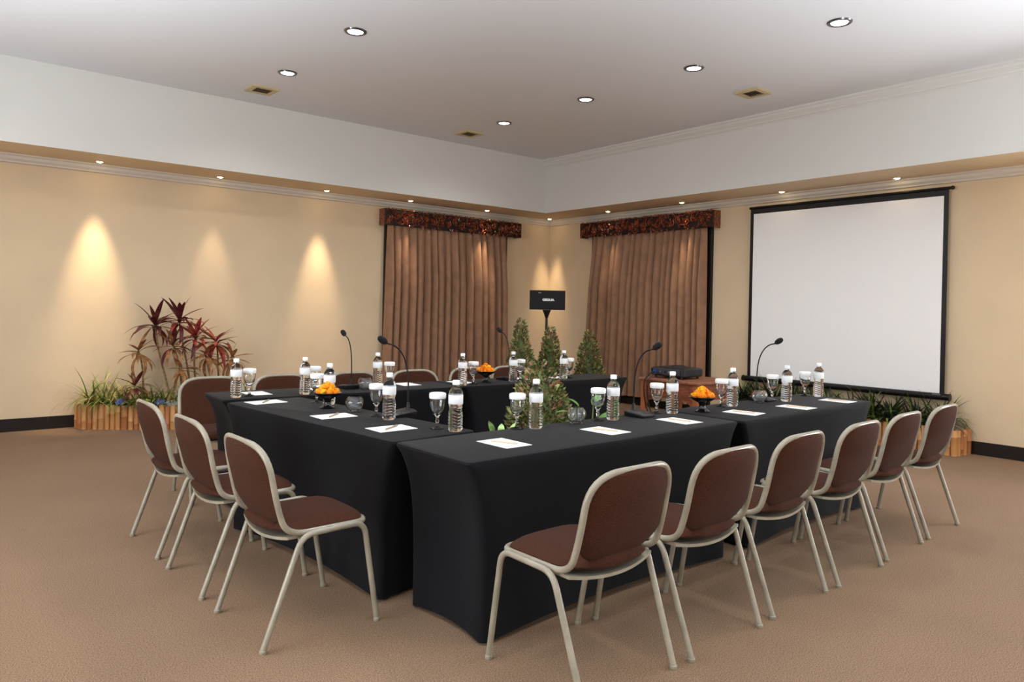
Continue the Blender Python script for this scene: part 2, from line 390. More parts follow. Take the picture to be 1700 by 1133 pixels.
# halogen spots in the soffit, tilted towards the wall
def soffit_spot(x, y, wall, watts, aim_z, label, size=34, side=0.0):
    t = thing('soffit_spotlight', label, 'spotlight', (x, y, ZS), group='small warm spotlights in the soffit')
    ring = [[(r*math.cos(2*PI*i/18), r*math.sin(2*PI*i/18), z) for i in range(18)] for r, z in ((0.030, -0.003), (0.034, -0.009), (0.042, -0.006), (0.045, 0))]
    MB().loft(ring).build('ring', M_RINGW, t)
    MB().lathe([(0.031, -0.006), (0.018, -0.014), (0.001, -0.018)], 16).build('lens', M_HALO, t)
    d = bpy.data.lights.new('halogen_lamp', 'SPOT'); d.energy = watts; d.spot_size = math.radians(size); d.spot_blend = 1.0; d.shadow_soft_size = 0.05; d.color = (1.0, 0.76, 0.48)
    l = bpy.data.objects.new('lamp_light', d); C.objects.link(l); l.parent = t; l.location = (0, 0, -0.02)
    tgt = Vector((side, YW-y, aim_z-ZS)) if wall == 'back' else (Vector((XW-x, side, aim_z-ZS)) if wall == 'right' else (Vector((0.15, 0.13, aim_z-ZS)) if wall == 'corner' else Vector((-0.3, 0, aim_z-ZS))))
    l.rotation_euler = tgt.to_track_quat('-Z', 'Y').to_euler()
for x, y, w, e, az, lb in ((1.58, 8.76, 'back', 260, 0.8, 'warm soffit spotlight farthest left on the back wall'),
                       (2.82, 8.76, 'back', 65, 0.8, 'warm soffit spotlight second from left on the back wall'),
                       (4.15, 8.76, 'back', 200, 0.9, 'warm soffit spotlight third from left, over bare cream wall'),
                       (5.37, 8.72, 'back', 50, 0.2, 'warm soffit spotlight above the left end of the left valance'),
                       (6.70, 8.72, 'back', 110, 0.3, 'warm soffit spotlight above the right end of the left valance'),
                       (8.00, 8.76, 'corner', 150, 1.0, 'warm soffit spotlight right in the far corner'),
                       (7.96, 7.45, 'right', 40, 0.2, 'warm soffit spotlight above the left end of the right valance'),
                       (7.96, 6.12, 'right', 60, 0.2, 'warm soffit spotlight above the right end of the right valance'),
                       (8.05, 4.73, 'down', 5, 0.0, 'warm soffit spotlight above the left half of the screen'),
                       (8.05, 3.41, 'down', 5, 0.0, 'warm soffit spotlight above the right half of the screen'),
                       (8.05, 2.08, 'right', 24, 1.5, 'warm soffit spotlight out of frame at the right wall'),
                       (0.20, 8.76, 'back', 50, 1.5, 'warm soffit spotlight out of frame at the left')):
    soffit_spot(x, y, w, e, az, lb)

# floor uplighters added out of frame to brighten the raised ceiling
def uplighter(x, y, watts, label):
    t = thing('added_floor_uplighter', label, 'added light', (x, y, 0), group='added floor uplighters out of frame')
    MB().lathe([(0.13, 0.0), (0.13, 0.012), (0.03, 0.02), (0.03, 0.05)], 24).build('base', M_BLACKM, t)
    MB().lathe([(0.05, 0.05), (0.11, 0.07), (0.125, 0.30), (0.115, 0.30), (0.10, 0.09), (0.002, 0.085)], 24).build('shade', M_BLACK, t)
    MB().sphere((0, 0, 0.19), 0.035, n=12, m_=8).build('bulb', M_LAMP, t)
    d = bpy.data.lights.new('added_uplight', 'SPOT'); d.energy = watts; d.spot_size = math.radians(128); d.spot_blend = 0.9; d.shadow_soft_size = 0.11; d.color = (0.83, 0.92, 1.0)
    l = bpy.data.objects.new('lamp_light', d); C.objects.link(l); l.parent = t; l.location = (0, 0, 0.32); l.rotation_euler = (PI, 0, 0)
UW = 680
uplighter(-0.5, 5.2, UW*0.6, 'added low floor uplighter out of frame by the left wall')
uplighter(-0.9, 2.2, UW, 'added low floor uplighter out of frame left of the camera')
uplighter(0.8, -1.2, UW*0.8, 'added low floor uplighter out of frame behind the camera')
uplighter(3.6, -0.3, UW*0.65, 'added low floor uplighter out of frame right of the camera')
uplighter(5.6, 0.5, UW*0.28, 'added low floor uplighter out of frame by the right wall')

# ------------------------------------------------------------------ curtains and carved valances
def curtain(name, label, origin, rz, w_top, w_bot0, w_bot1, ztop, zbot, npl, seed):
    # local x along the wall, local -y into the room; sheet with sharp pinch pleats
    rnd = random.Random(seed); nx = npl*12; nz = 22
    wid = [rnd.uniform(0.78, 1.22) for _ in range(npl)]; tot = sum(wid); ed = [0]
    for q in wid: ed.append(ed[-1]+q/tot)
    ph = [rnd.uniform(0.75, 1.25) for _ in range(npl)]; drift = [rnd.uniform(-0.012, 0.012) for _ in range(npl)]
    V = []; Fc = []
    for k in range(nz+1):
        t = k/nz; z = ztop + (zbot-ztop)*t
        xa = w_bot0*t; xb = w_top + w_bot1*t
        for i in range(nx+1):
            p = min(npl-1, i//12); q = (i - p*12)/12
            s = ed[p] + (ed[p+1]-ed[p])*q
            amp = (0.040 + 0.060*min(1, t*3.0))*ph[p]
            qq = q**(0.75 if p % 3 else 1.3); prof = (1-abs(2*qq-1)**(1.5+0.9*min(1, t*3)))
            x = xa + (xb-xa)*s + drift[p]*math.sin(PI*q)*t
            y = -0.015 - amp*prof - 0.010*math.sin(3*t + p)*t
            V.append((x, y, z))
    n = nx+1
    for k in range(nz):
        for i in range(nx): Fc.append((k*n+i, (k+1)*n+i, (k+1)*n+i+1, k*n+i+1))
    mb = MB(); mb.add(V, Fc)
    o = mb.build(name, M_CURT, smooth=70); o.location = origin; o.rotation_euler = (0, 0, rz)
    return tag(o, label, 'curtain', 'brown pleated curtains')
curtain('curtain', 'tall brown pleated curtain left of the corner on the back wall', (5.12, 8.925, 0), 0, 2.11, -0.06, 0.06, 2.50, 0.12, 17, 3)
curtain('curtain', 'tall brown pleated curtain right of the corner, behind the projector', (8.165, 7.93, 0), -PI/2, 2.09, -0.12, 0.02, 2.50, 0.13, 18, 5)

def petal(mb, cx, cz, y, ang, L, Wd, d):
    # a small carved leaf: raised ridge with pointed ends
    ca, sa = math.cos(ang), math.sin(ang)
    def P(a, b_, h): return (cx + a*ca - b_*sa, y - h, cz + a*sa + b_*ca)
    mb.add([P(-L/2, 0, 0), P(-L*0.1, Wd/2, 0), P(L/2, 0, d*0.4), P(-L*0.1, -Wd/2, 0), P(-L*0.1, 0, d)],
           [(0, 4, 1), (1, 4, 2), (2, 4, 3), (3, 4, 0)])
def valance(label, origin, rz, L, h, seed):
    t = thing('carved_valance', label, 'valance', origin, rz, 'carved wooden valances')
    bd = MB(); D = 0.17
    bd.box(0, L, -D, -D+0.025, 0, h, 0.006)
    bd.build('board', M_CARVE_D, t, False)
    for x0 in (0, L-0.025): MB().box(x0, x0+0.025, -D+0.025, 0, 0, h).build('end_board', M_CARVE, t, False)
    MB().box(0.025, L-0.025, -D+0.025, 0, h-0.02, h).build('top_board', M_CARVE_D, t, False)
    rnd = random.Random(seed); cv = MB(); yf = -D
    nsc = int(L/0.12)
    for k in range(nsc):       # rolling scrolls: a vine with leaves to both sides
        cx = (k+0.5)*L/nsc; up_ = 1 if k % 2 else -1; cz = h/2 + up_*h*0.07
        R_ = rnd.uniform(0.045, 0.058)
        path = [(cx + R_*(1-0.55*a/10)*math.cos(up_*a*0.62+1), yf-0.008, cz + R_*(1-0.55*a/10)*math.sin(up_*a*0.62+1)) for a in range(11)]
        cv.tube(path, [0.010-0.0004*a for a in range(11)], 5)
        cv.sphere((cx, yf-0.012, cz), 0.016, 0.014, 0.016, 7, 5)
        for q in range(6):
            a = 2*PI*q/6 + rnd.random(); petal(cv, cx+0.03*math.cos(a), cz+0.03*math.sin(a), yf, a, 0.045, 0.022, 0.018)
    for k in range(int(L*120)):
        petal(cv, rnd.uniform(0.02, L-0.02), rnd.uniform(0.018, h-0.016), yf, rnd.uniform(0, 2*PI), rnd.uniform(0.04, 0.085), rnd.uniform(0.018, 0.034), rnd.uniform(0.014, 0.034))
    for k in range(int(L*26)):  # leaf tips breaking the upper and lower edge
        x = rnd.uniform(0.02, L-0.02)
        petal(cv, x, h-0.004, yf+0.004, PI/2+rnd.uniform(-0.8, 0.8), 0.05, 0.028, 0.014)
        if rnd.random() < 0.6 and 0.12*L < x < 0.88*L: petal(cv, x, 0.004, yf+0.004, -PI/2+rnd.uniform(-0.8, 0.8), 0.045+0.03*math.sin(PI*x/L), 0.03, 0.014)
    o = cv.build('carving', M_CARVE, t, 30); o['kind'] = 'stuff'
valance('dark red carved wooden valance above the left curtain', (5.04, YW-0.002, 2.468), 0, 2.43, 0.225, 1)
valance('dark red carved wooden valance above the right curtain', (XW-0.002, 8.13, 2.468), -PI/2, 2.43, 0.225, 2)

# ------------------------------------------------------------------ projection screen (on the right wall)
ps = thing('projection_screen', 'white projection screen with black border on the right wall', 'screen', (XW-0.075, 4.08, 0))
def sbox(nm, m_, y0, y1, z0, z1, x0, x1, par=None): return MB().box(x0, x1, y0, y1, z0, z1).build(nm, m_, par or ps, False)
ya, yb, za, zb = -1.135, 1.13, 0.56, 2.66
sbox('black_border', M_BLACK, ya, yb, za, zb, 0.0, 0.006)
sbox('white_surface', M_SCREEN, ya+0.045, yb-0.045, za+0.02, zb-0.065, -0.002, 0.0)
MB().tube([(0, ya-0.03, zb+0.01), (0, yb+0.012, zb+0.01)], 0.016, 12).build('top_bar', M_BLACKM, ps)
MB().sphere((0, ya-0.035, zb+0.01), 0.021, n=12, m_=8).build('end_knob', M_BLACK, ps)
MB().tube([(-0.005, ya-0.05, za-0.015), (-0.005, yb+0.05, za-0.015)], 0.034, 14).build('bottom_bar', M_BLACKM, ps)
for yy in (ya-0.052, yb+0.052): MB().tube([(-0.005, yy-0.006, za-0.015), (-0.005, yy+0.006, za-0.015)], 0.038, 14).build('end_cap', M_BLACK, ps)
sbox('maker_plate', M_STEEL, ya+0.02, ya+0.10, za+0.003, za+0.012, -0.041, -0.030)
for yy in (ya+0.3, yb-0.3): MB().box(0.006, 0.073, yy-0.02, yy+0.02, zb-0.02, zb+0.02).build('wall_bracket', M_BLACKM, ps, False)

# ------------------------------------------------------------------ tables under stretch covers
TZ = 0.75
def stretch_table(label, u, v, ang, L, Wd):
    # (u, v): near-left corner in the furniture frame; local x along the length, y across
    root = thing('covered_table', label, 'table', uv(u, v), TH+ang, 'black covered conference tables')
    NS, NE, NC = 22, 9, 4
    def ring(z, t, top=False, shrink=0.0):
        hx, hy = L/2, Wd/2
        e = 0.095*(1-math.exp(-5.5*t)) + shrink; ey = 0.010*(1-math.exp(-6*t)) + shrink
        hx -= e; hy -= ey; r = 0.028
        sagY = 0.045*math.sin(PI*min(1, t*0.9))**1.0 + 0.02*t; sagX = 0.035*math.sin(PI*min(1, t*0.9)) + 0.01*t
        archY = 0.022*(1 if t >= 0.999 else t**4); archX = 0.012*(1 if t >= 0.999 else t**4)
        pts = []
        def side(p, q, n, nrm, sag, arch):
            for i in range(n):
                s = i/n; w = 1-(2*s-1)**2
                pts.append((p[0]+(q[0]-p[0])*s + nrm[0]*sag*w, p[1]+(q[1]-p[1])*s + nrm[1]*sag*w, z + arch*w))
        def corner(cx, cy, a0):
            for i in range(NC):
                a = a0 + (PI/2)*i/NC; pts.append((cx+r*math.cos(a), cy+r*math.sin(a), z))
        side((-hx+r, -hy), (hx-r, -hy), NS, (0, 1), sagY, archY); corner(hx-r, -hy+r, -PI/2)
        side((hx, -hy+r), (hx, hy-r), NE, (-1, 0), sagX, archX); corner(hx-r, hy-r, 0)
        side((hx-r, hy), (-hx+r, hy), NS, (0, -1), sagY, archY); corner(-hx+r, hy-r, PI/2)
        side((-hx, hy-r), (-hx, -hy+r), NE, (1, 0), sagX, archX); corner(-hx+r, -hy+r, PI)
        return [(x+L/2, y+Wd/2, zz) for x, y, zz in pts]
    rings = [ring(0.012, 1.0)]
    for k in range(1, 18): t = 1-k/18; rings.append(ring(0.012+(TZ-0.02)*(1-t)**1.0, t))
    rings.append(ring(TZ-0.012, 0.0)); rings.append(ring(TZ-0.003, 0.0, shrink=0.003)); rings.append(ring(TZ, 0.0, shrink=0.012))
    MB().loft(rings, False, True).build('stretch_cover', M_CLOTH, root)
    for sx in (0, 1):
        for sy in (0, 1):
            x = 0.125 if sx == 0 else L-0.125; y = 0.05 if sy == 0 else Wd-0.05
            MB().lathe([(0.011, 0.0), (0.012, 0.004), (0.012, 0.70)], 10, x, y).build('leg', M_STEEL, root)
    return root
B1 = stretch_table('long black covered table nearest the camera, front of the U', 1.755, 2.25, 0, 1.905, 0.54)
B2 = stretch_table('black covered table on the right, in front of the screen', 3.685, 2.24, 0, 1.67, 0.54)
A1 = stretch_table('black covered table at the left, joining near and far rows', 2.255, 2.835, PI/2+0.078, 1.69, 0.50)
CA = -0.0700
def cpos(s, d): return (1.655 + s*math.cos(CA) - d*math.sin(CA), 4.60 + s*math.sin(CA) + d*math.cos(CA))
c1 = cpos(0, 0); C1 = stretch_table('far black covered table at the left, in front of bare wall', c1[0], c1[1], CA, 1.78, 0.46)
c2 = cpos(1.79, 0); C2 = stretch_table('far black covered table near the corner, beside the cone shrubs', c2[0], c2[1], CA, 1.78, 0.46)

# ------------------------------------------------------------------ stacking chairs
def make_chair():
    root = thing('stacking_chair', 'x', 'chair')
    # origin: midway between the rear feet, +y towards the table
    X = 0.231
    half = [(X, 0.455, 0.437), (X, 0.095, 0.436), (X-0.002, 0.055, 0.55), (X-0.006, 0.012, 0.787)]
    loop = half + [(-x, y, z) for x, y, z in reversed(half)]
    rad = [0.06, 0.085, 0.10, 0.125, 0.125, 0.10, 0.085, 0.06]
    path = fillet(loop, rad, 8, True)
    fine = []
    for p in path: fine.append(p)
    # split the straight top run so it can bow backwards, as the hoop of the back does
    P2 = []
    for i, p in enumerate(fine):
        P2.append(p); q = fine[(i+1) % len(fine)]
        if (q-p).length > 0.08:
            k = int((q-p).length/0.03)
            for j in range(1, k): P2.append(p.lerp(q, j/k))
    def bow(x, z):
        w = max(0.0, min(1.0, (z-0.50)/0.2))
        return -0.030*(1-(x/X)**2)*w
    path = [Vector((p.x, p.y + bow(p.x, p.z), p.z + 0.010*(1-(p.x/X)**2)*max(0, min(1, (p.z-0.6)/0.15)))) for p in P2]
    MB().tube(path, 0.0125, 10, True).build('seat_and_back_frame', M_FRAME, root)
    for s in (-1, 1):
        lx = 0.2555*s
        lg = fillet([(s*0.247, 0.0, 0.012), (lx, 0.150, 0.434), (lx, 0.425, 0.442), (s*0.247, 0.50, 0.012)], 0.055, 7)
        i = len(lg)//2
        a, b_ = lg[:i+1], lg[i:]
        mid = Vector((lx, 0.29, 0.438)); a = lg[:9] + [mid]; b_ = [mid] + lg[9:]
        legs = (MB().tube(a, 0.0122, 10).build('leg', M_FRAME, root), MB().tube(b_, 0.0122, 10).build('leg', M_FRAME, root))
        for (fx, fy, par) in ((s*0.247, 0.0, legs[0]), (s*0.247, 0.5, legs[1])):
            MB().lathe([(0.013, 0.0), (0.0145, 0.003), (0.0145, 0.014), (0.0125, 0.016)], 10, fx, fy).build('foot_cap', M_FRAME, par)
    # backrest pad
    nx, nz = 14, 14; z0, z1 = 0.452, 0.792
    def yh(z): return 0.095 + (0.055-0.095)*(z-0.436)/0.114 if z < 0.55 else 0.055 + (0.012-0.055)*(z-0.55)/0.237
    def halfw(z):
        w = X-0.008
        rt_, rb_ = 0.115, 0.17
        if z > z1-rt_: q = (z-(z1-rt_))/rt_; w -= rt_*(1-math.sqrt(max(0, 1-q*q)))
        if z < z0+rb_*0.62: q = ((z0+rb_*0.62)-z)/(rb_*0.62); w -= rb_*(1-math.sqrt(max(0, 1-q*q)))
        return max(w, 0.02)
    zz = [z0 + (z1-z0)*(0.5-0.5*math.cos(PI*k/nz)) for k in range(nz+1)]
    def sheet(off):
        V = []
        for k, z in enumerate(zz):
            w = halfw(z)
            for i in range(nx+1):
                s = math.sin(PI/2*(2*i/nx-1)); x = w*s
                edge = (1-s**6)*(1-abs(2*k/nz-1)**6)
                V.append((x, yh(z)+bow(x, z)*1.25 - 0.012*(1-s*s)*(1-abs(2*k/nz-1)**2) + off(edge), z + 0.010*(1-s*s)*(k/nz)))
        return V
    fr, bk = sheet(lambda e: 0.004+0.026*e), sheet(lambda e: 0.002-0.010*e)
    N = nx+1; M_ = len(fr); fs = []
    for k in range(nz):
        for i in range(nx):
            a = k*N+i
            fs.append((a, a+N, a+N+1, a+1)); fs.append((M_+a, M_+a+1, M_+a+N+1, M_+a+N))
    bd = [i for i in range(nx)] + [k*N+nx for k in range(nz)] + [nz*N+i for i in range(nx, 0, -1)] + [k*N for k in range(nz, 0, -1)]
    for q in range(len(bd)):
        a, b_ = bd[q], bd[(q+1) % len(bd)]; fs.append((a, b_, M_+b_, M_+a))
    MB().add(fr+bk, fs).build('backrest', M_FABRIC, root, 60)
    # seat pad
    ny = 14; y0, y1 = 0.055, 0.468
    def hw(y):
        w = X-0.012
        rr, rf = 0.13, 0.06
        if y < y0+rr: q = ((y0+rr)-y)/rr; w -= rr*(1-math.sqrt(max(0, 1-q*q)))
        if y > y1-rf: q = (y-(y1-rf))/rf; w -= rf*(1-math.sqrt(max(0, 1-q*q)))
        return max(w, 0.03)
    yy = [y0 + (y1-y0)*(0.5-0.5*math.cos(PI*k/ny)) for k in range(ny+1)]
    def sh2(zf):
        V = []
        for k, y in enumerate(yy):
            w = hw(y)
            for i in range(nx+1):
                s = math.sin(PI/2*(2*i/nx-1)); e = (1-s**4)*(1-abs(2*k/ny-1)**6)
                V.append((w*s, y, zf(e, y, s)))
        return V
    def base(y): return 0.447 + 0.012*max(0, (0.14-y)/0.1)**2 - 0.006*max(0, (y-0.40)/0.06)
    tp = sh2(lambda e, y, s: base(y)+0.030*e); bt = sh2(lambda e, y, s: base(y)-0.004-0.012*e - 0.012*(1-s*s))
    fs = []
    for k in range(ny):
        for i in range(nx):
            a = k*N+i
            fs.append((a, a+1, a+N+1, a+N)); fs.append((M_+a, M_+a+N, M_+a+N+1, M_+a+1))
    for q in range(len(bd)):
        a, b_ = bd[q], bd[(q+1) % len(bd)]; fs.append((a, M_+a, M_+b_, b_))
    MB().add(tp+bt, fs).build('seat', M_FABRIC, root, 60)
    # enamelled pan under the seat, sagging between the rails
    rows = []
    for y in (0.10, 0.13, 0.20, 0.30, 0.40, 0.43):
        rows.append([((-X+0.005)+(2*X-0.01)*i/12, y - (0.03*(1-(i/6-1)**2) if y < 0.15 else 0), 0.428 - 0.022*(1-(i/6-1)**2)) for i in range(13)])
    top_ = rows; bot_ = [[(x, y, z-0.012) for x, y, z in r] for r in rows]
    mb = MB(); V = [p for r in top_ for p in r] + [p for r in bot_ for p in r]; n = 13; m2 = len(rows)*n; fs = []
    for k in range(len(rows)-1):
        for i in range(n-1):
            a = k*n+i; fs.append((a, a+1, a+n+1, a+n)); fs.append((m2+a, m2+a+n, m2+a+n+1, m2+a+1))
    bd2 = [i for i in range(n-1)] + [k*n+n-1 for k in range(len(rows)-1)] + [(len(rows)-1)*n+i for i in range(n-1, 0, -1)] + [k*n for k in range(len(rows)-1, 0, -1)]
    for q in range(len(bd2)):
        a, b_ = bd2[q], bd2[(q+1) % len(bd2)]; fs.append((a, m2+a, m2+b_, b_))
    mb.add(V, fs).build('seat_pan', M_FRAME, root, 50)
    return root
chair0 = make_chair(); chair_used = [False]
def place_chair(u, v, ang, label, group):
    o = chair0 if not chair_used[0] else copy_tree(chair0)
    chair_used[0] = True
    o.location = uv(u, v); o.rotation_euler = (0, 0, TH+ang)
    o['label'] = label; o['category'] = 'chair'; o['group'] = group
for u, v, a, lb in ((2.060, 1.675, 0.00, 'brown padded chair nearest the camera at the front table, left end'),
                 (2.655, 1.665, 0.00, 'second brown padded chair from the left in the right-hand row'),
                 (3.275, 1.675, 0.00, 'third brown padded chair from the left in the right-hand row'),
                 (3.885, 1.665, 0.00, 'fourth brown padded chair from the left in the right-hand row'),
                 (4.490, 1.680, 0.00, 'fifth brown padded chair of the right-hand row, second from its far end'),
                 (5.110, 1.685, 0.00, 'farthest brown padded chair of the right-hand row, by the planter')):
    place_chair(u, v, a, lb, 'chairs along the front and right tables')
for u, v, a, lb in ((1.155, 2.99, 0.0, 'nearest of the three brown padded chairs at the left table'),
                 (1.150, 3.67, 0.0, 'middle of the three brown padded chairs at the left table'),
                 (1.150, 4.35, 0.0, 'farthest of the three brown padded chairs at the left table')):
    place_chair(u, v, a-PI/2, lb, 'chairs along the left table')
for k, (u, lb) in enumerate(((1.90, 'brown padded chair behind the far table, leftmost, by the red-leaved plants'),
                 (2.42, 'brown padded chair behind the far table, second from left'),
                 (3.00, 'brown padded chair behind the far table, third from left, behind a microphone'),
                 (3.56, 'brown padded chair behind the far table, in front of the left curtain edge'),
                 (4.16, 'brown padded chair mostly hidden behind the far bottle and glass'),
                 (4.63, 'brown padded chair mostly hidden behind the far table and cone shrubs'))):
    place_chair(u, (5.53 - 0.10*(u-1.89)) if u < 4 else 5.35-0.05*(u-4.16), PI+CA, lb, 'chairs behind the far table')

# ------------------------------------------------------------------ things on the tables
def bottle_mesh():
    h = 0.226; N = 96; n = 48; rings = []
    def rad(z):
        if z < 0.008: return 0.0285 + z*0.75
        if z < 0.134: return 0.0350 - 0.0040*math.exp(-((z-0.112)/0.016)**2)
        if z < 0.180: return 0.0347
        if z < 0.216: q = (z-0.180)/0.036; return 0.0347*(1-q**2.3) + 0.0150*q**2.3
        return 0.0150
    for k in range(N+1):
        z = h*k/N; r = rad(z); row = []
        w = 0.0013 if 0.012 < z < 0.128 else 0.0
        for i in range(n):
            a = 2*PI*i/n
            row.append(((r + w*math.sin(z*2*PI/0.0145 + 1.3*math.sin(5*a)))*math.cos(a), (r + w*math.sin(z*2*PI/0.0145 + 1.3*math.sin(5*a)))*math.sin(a), z))
        rings.append(row)
    return MB().loft(rings, True, True).mesh('bottle_body', M_PET)
BM = bottle_mesh()
LM = MB().lathe([(0.0353, 0.134), (0.0359, 0.135), (0.0359, 0.176), (0.0352, 0.178)], 32, cap0=False, cap1=False).mesh('label_band', M_LABEL)
ridges = []
for i in range(32): ridges.append(0.0168 if i % 2 else 0.0176)
cpr = [[(r*q*math.cos(2*PI*i/32), r*q*math.sin(2*PI*i/32), z) for i, r in enumerate(ridges)] for q, z in ((0.97, 0.2262), (1, 0.2272), (1, 0.244), (0.9, 0.2485))]
CM = MB().loft(cpr, True, True).mesh('cap', M_CAP, 25)
def bottle(u, v, label):
    t = thing('water_bottle', label, 'bottle', uv(u, v, TZ), random.uniform(0, 6), 'water bottles on the tables')
    link('bottle_body', BM, t); link('label_band', LM, t); link('cap', CM, t)
# goblet: stem glass with a paper lid
gp = [(0.0345, 0.0), (0.0345, 0.003), (0.012, 0.010), (0.0075, 0.018), (0.0065, 0.030), (0.0105, 0.038), (0.0068, 0.046), (0.0075, 0.058), (0.019, 0.072), (0.030, 0.090), (0.0365, 0.115), (0.0385, 0.140), (0.0370, 0.166),
      (0.0356, 0.166), (0.0370, 0.140), (0.0350, 0.115), (0.0285, 0.091), (0.017, 0.075), (0.004, 0.067), (0.0005, 0.066)]
GM = MB().lathe(gp, 28).mesh('goblet_bowl_and_stem', M_GLASS, 60)
GL = MB().lathe([(0.0395, 0.150), (0.0412, 0.153), (0.0418, 0.170), (0.0395, 0.1765), (0.034, 0.1785), (0.0005, 0.1795), (0.0005, 0.1725), (0.0385, 0.168), (0.0392, 0.151)], 28, cap0=False, cap1=False).mesh('paper_lid', M_LIDP, 50)
def goblet(u, v, label):
    t = thing('water_goblet', label, 'glass', uv(u, v, TZ), random.uniform(0, 6), 'lidded water goblets')
    link('goblet', GM, t); link('paper_lid', GL, t)
bp_ = [(0.022, 0.0), (0.034, 0.004)] + [(0.0525*math.cos(a), 0.05+0.0475*math.sin(a)) for a in [-1.0+0.17*k for k in range(12)]]
inn = [(r-0.003, z+0.0015) for r, z in reversed(bp_[2:])]
GB = MB().lathe(bp_ + inn + [(0.026, 0.009), (0.0005, 0.008)], 30).mesh('round_glass_bowl', M_GLASS, 60)
def glassbowl(u, v, label):
    o = link('round_glass_bowl', GB, None, uv(u, v, TZ)); tag(o, label, 'bowl', 'round clear glass bowls')
DM = MB().lathe([(0.044, 0.0), (0.045, 0.006), (0.030, 0.014), (0.021, 0.024), (0.019, 0.044), (0.026, 0.056), (0.060, 0.072), (0.080, 0.088), (0.083, 0.091), (0.081, 0.093), (0.060, 0.079), (0.03, 0.070), (0.0005, 0.068)], 32).mesh('pedestal_dish', M_LACQ, 50)
def marigold_mesh(m_, sd):
    rnd = random.Random(sd); mb = MB()
    for k in range(34):
        a = 2.399*k; e = 1 - 1.55*(k/34); ph = math.asin(max(-1, min(1, e))); r = 0.0165
        d = Vector((math.cos(ph)*math.cos(a), math.cos(ph)*math.sin(a), math.sin(ph)))
        s1 = Vector((-math.sin(a), math.cos(a), 0)); s2 = d.cross(s1); w = 0.0085*rnd.uniform(0.8, 1.2)
        o_ = d*0.004; tip = d*r*rnd.uniform(0.75, 1.25)
        mb.add([o_, tip*0.85 + s1*w, tip + s2*w*0.4, tip*0.85 - s1*w, tip*0.8 - s2*w*0.5], [(0, 1, 2), (0, 2, 3), (0, 3, 4), (0, 4, 1), (1, 4, 3, 2)])
    return mb.mesh('marigold', m_, False)
MG = [marigold_mesh(M_MARI[i % 3], i) for i in range(3)]
def flowerbowl(u, v, label, where):
    o = link('pedestal_dish', DM, None, uv(u, v, TZ)); tag(o, label, 'bowl', 'black pedestal dishes')
    rnd = random.Random(int(u*100)); c = uv(u, v, TZ)
    spots = [(0.055, 0.097, 11, 0), (0.034, 0.108, 7, 0.3), (0.026, 0.124, 5, 0.1), (0.004, 0.139, 2, 0)]
    for R_, z, n, ph in spots:
        for k in range(n):
            a = 2*PI*k/n + ph + rnd.uniform(-0.15, 0.15)
            f = link('marigold_flower', MG[rnd.choice((0, 0, 1, 1, 2))], None, (c[0]+R_*math.cos(a)*rnd.uniform(0.92, 1.06), c[1]+R_*math.sin(a)*rnd.uniform(0.92, 1.06), c[2]+z+rnd.uniform(-0.004, 0.004)))
            f.rotation_euler = (rnd.uniform(-0.5, 0.5), rnd.uniform(-0.5, 0.5), rnd.uniform(0, 6)); s = rnd.uniform(0.95, 1.2); f.scale = (s, s, s)
            tag(f, 'orange marigold blossom heaped in the dish '+where, 'flower', 'marigolds in the dish '+where)
PM = MB().box(-0.074, 0.074, -0.105, 0.105, 0, 0.0016).mesh('sheet', M_PAPER, False)
def pen_mesh(m_):
    mb = MB(); mb.tube([(0, -0.07, 0.0045), (0, -0.062, 0.0045), (0, 0.055, 0.0045), (0, 0.068, 0.0045)], [0.0012, 0.0044, 0.0044, 0.0032], 8); return mb.mesh('pen', m_)
PENM = [pen_mesh(M_PEN), pen_mesh(M_PENC)]; CLIP = MB().box(-0.0012, 0.0012, 0.015, 0.062, 0.0088, 0.0102).mesh('clip', M_STEEL, False)
def notes(u, v, ang, where, pen=True, pang=0.0, kind=0):
    o = link('note_paper', PM, None, uv(u, v, TZ), TH+ang); tag(o, 'white note paper '+where, 'paper', 'note papers at each place')
    if pen:
        p = link('pen', PENM[kind], None, uv(u, v, TZ+0.0016), TH+pang)
        if kind == 0: link('pen_clip', CLIP, p)
        tag(p, ('slim pen lying on the note paper ' if kind == 0 else 'light brown pencil lying on the note paper ')+where, 'pen', 'pens on the note papers')
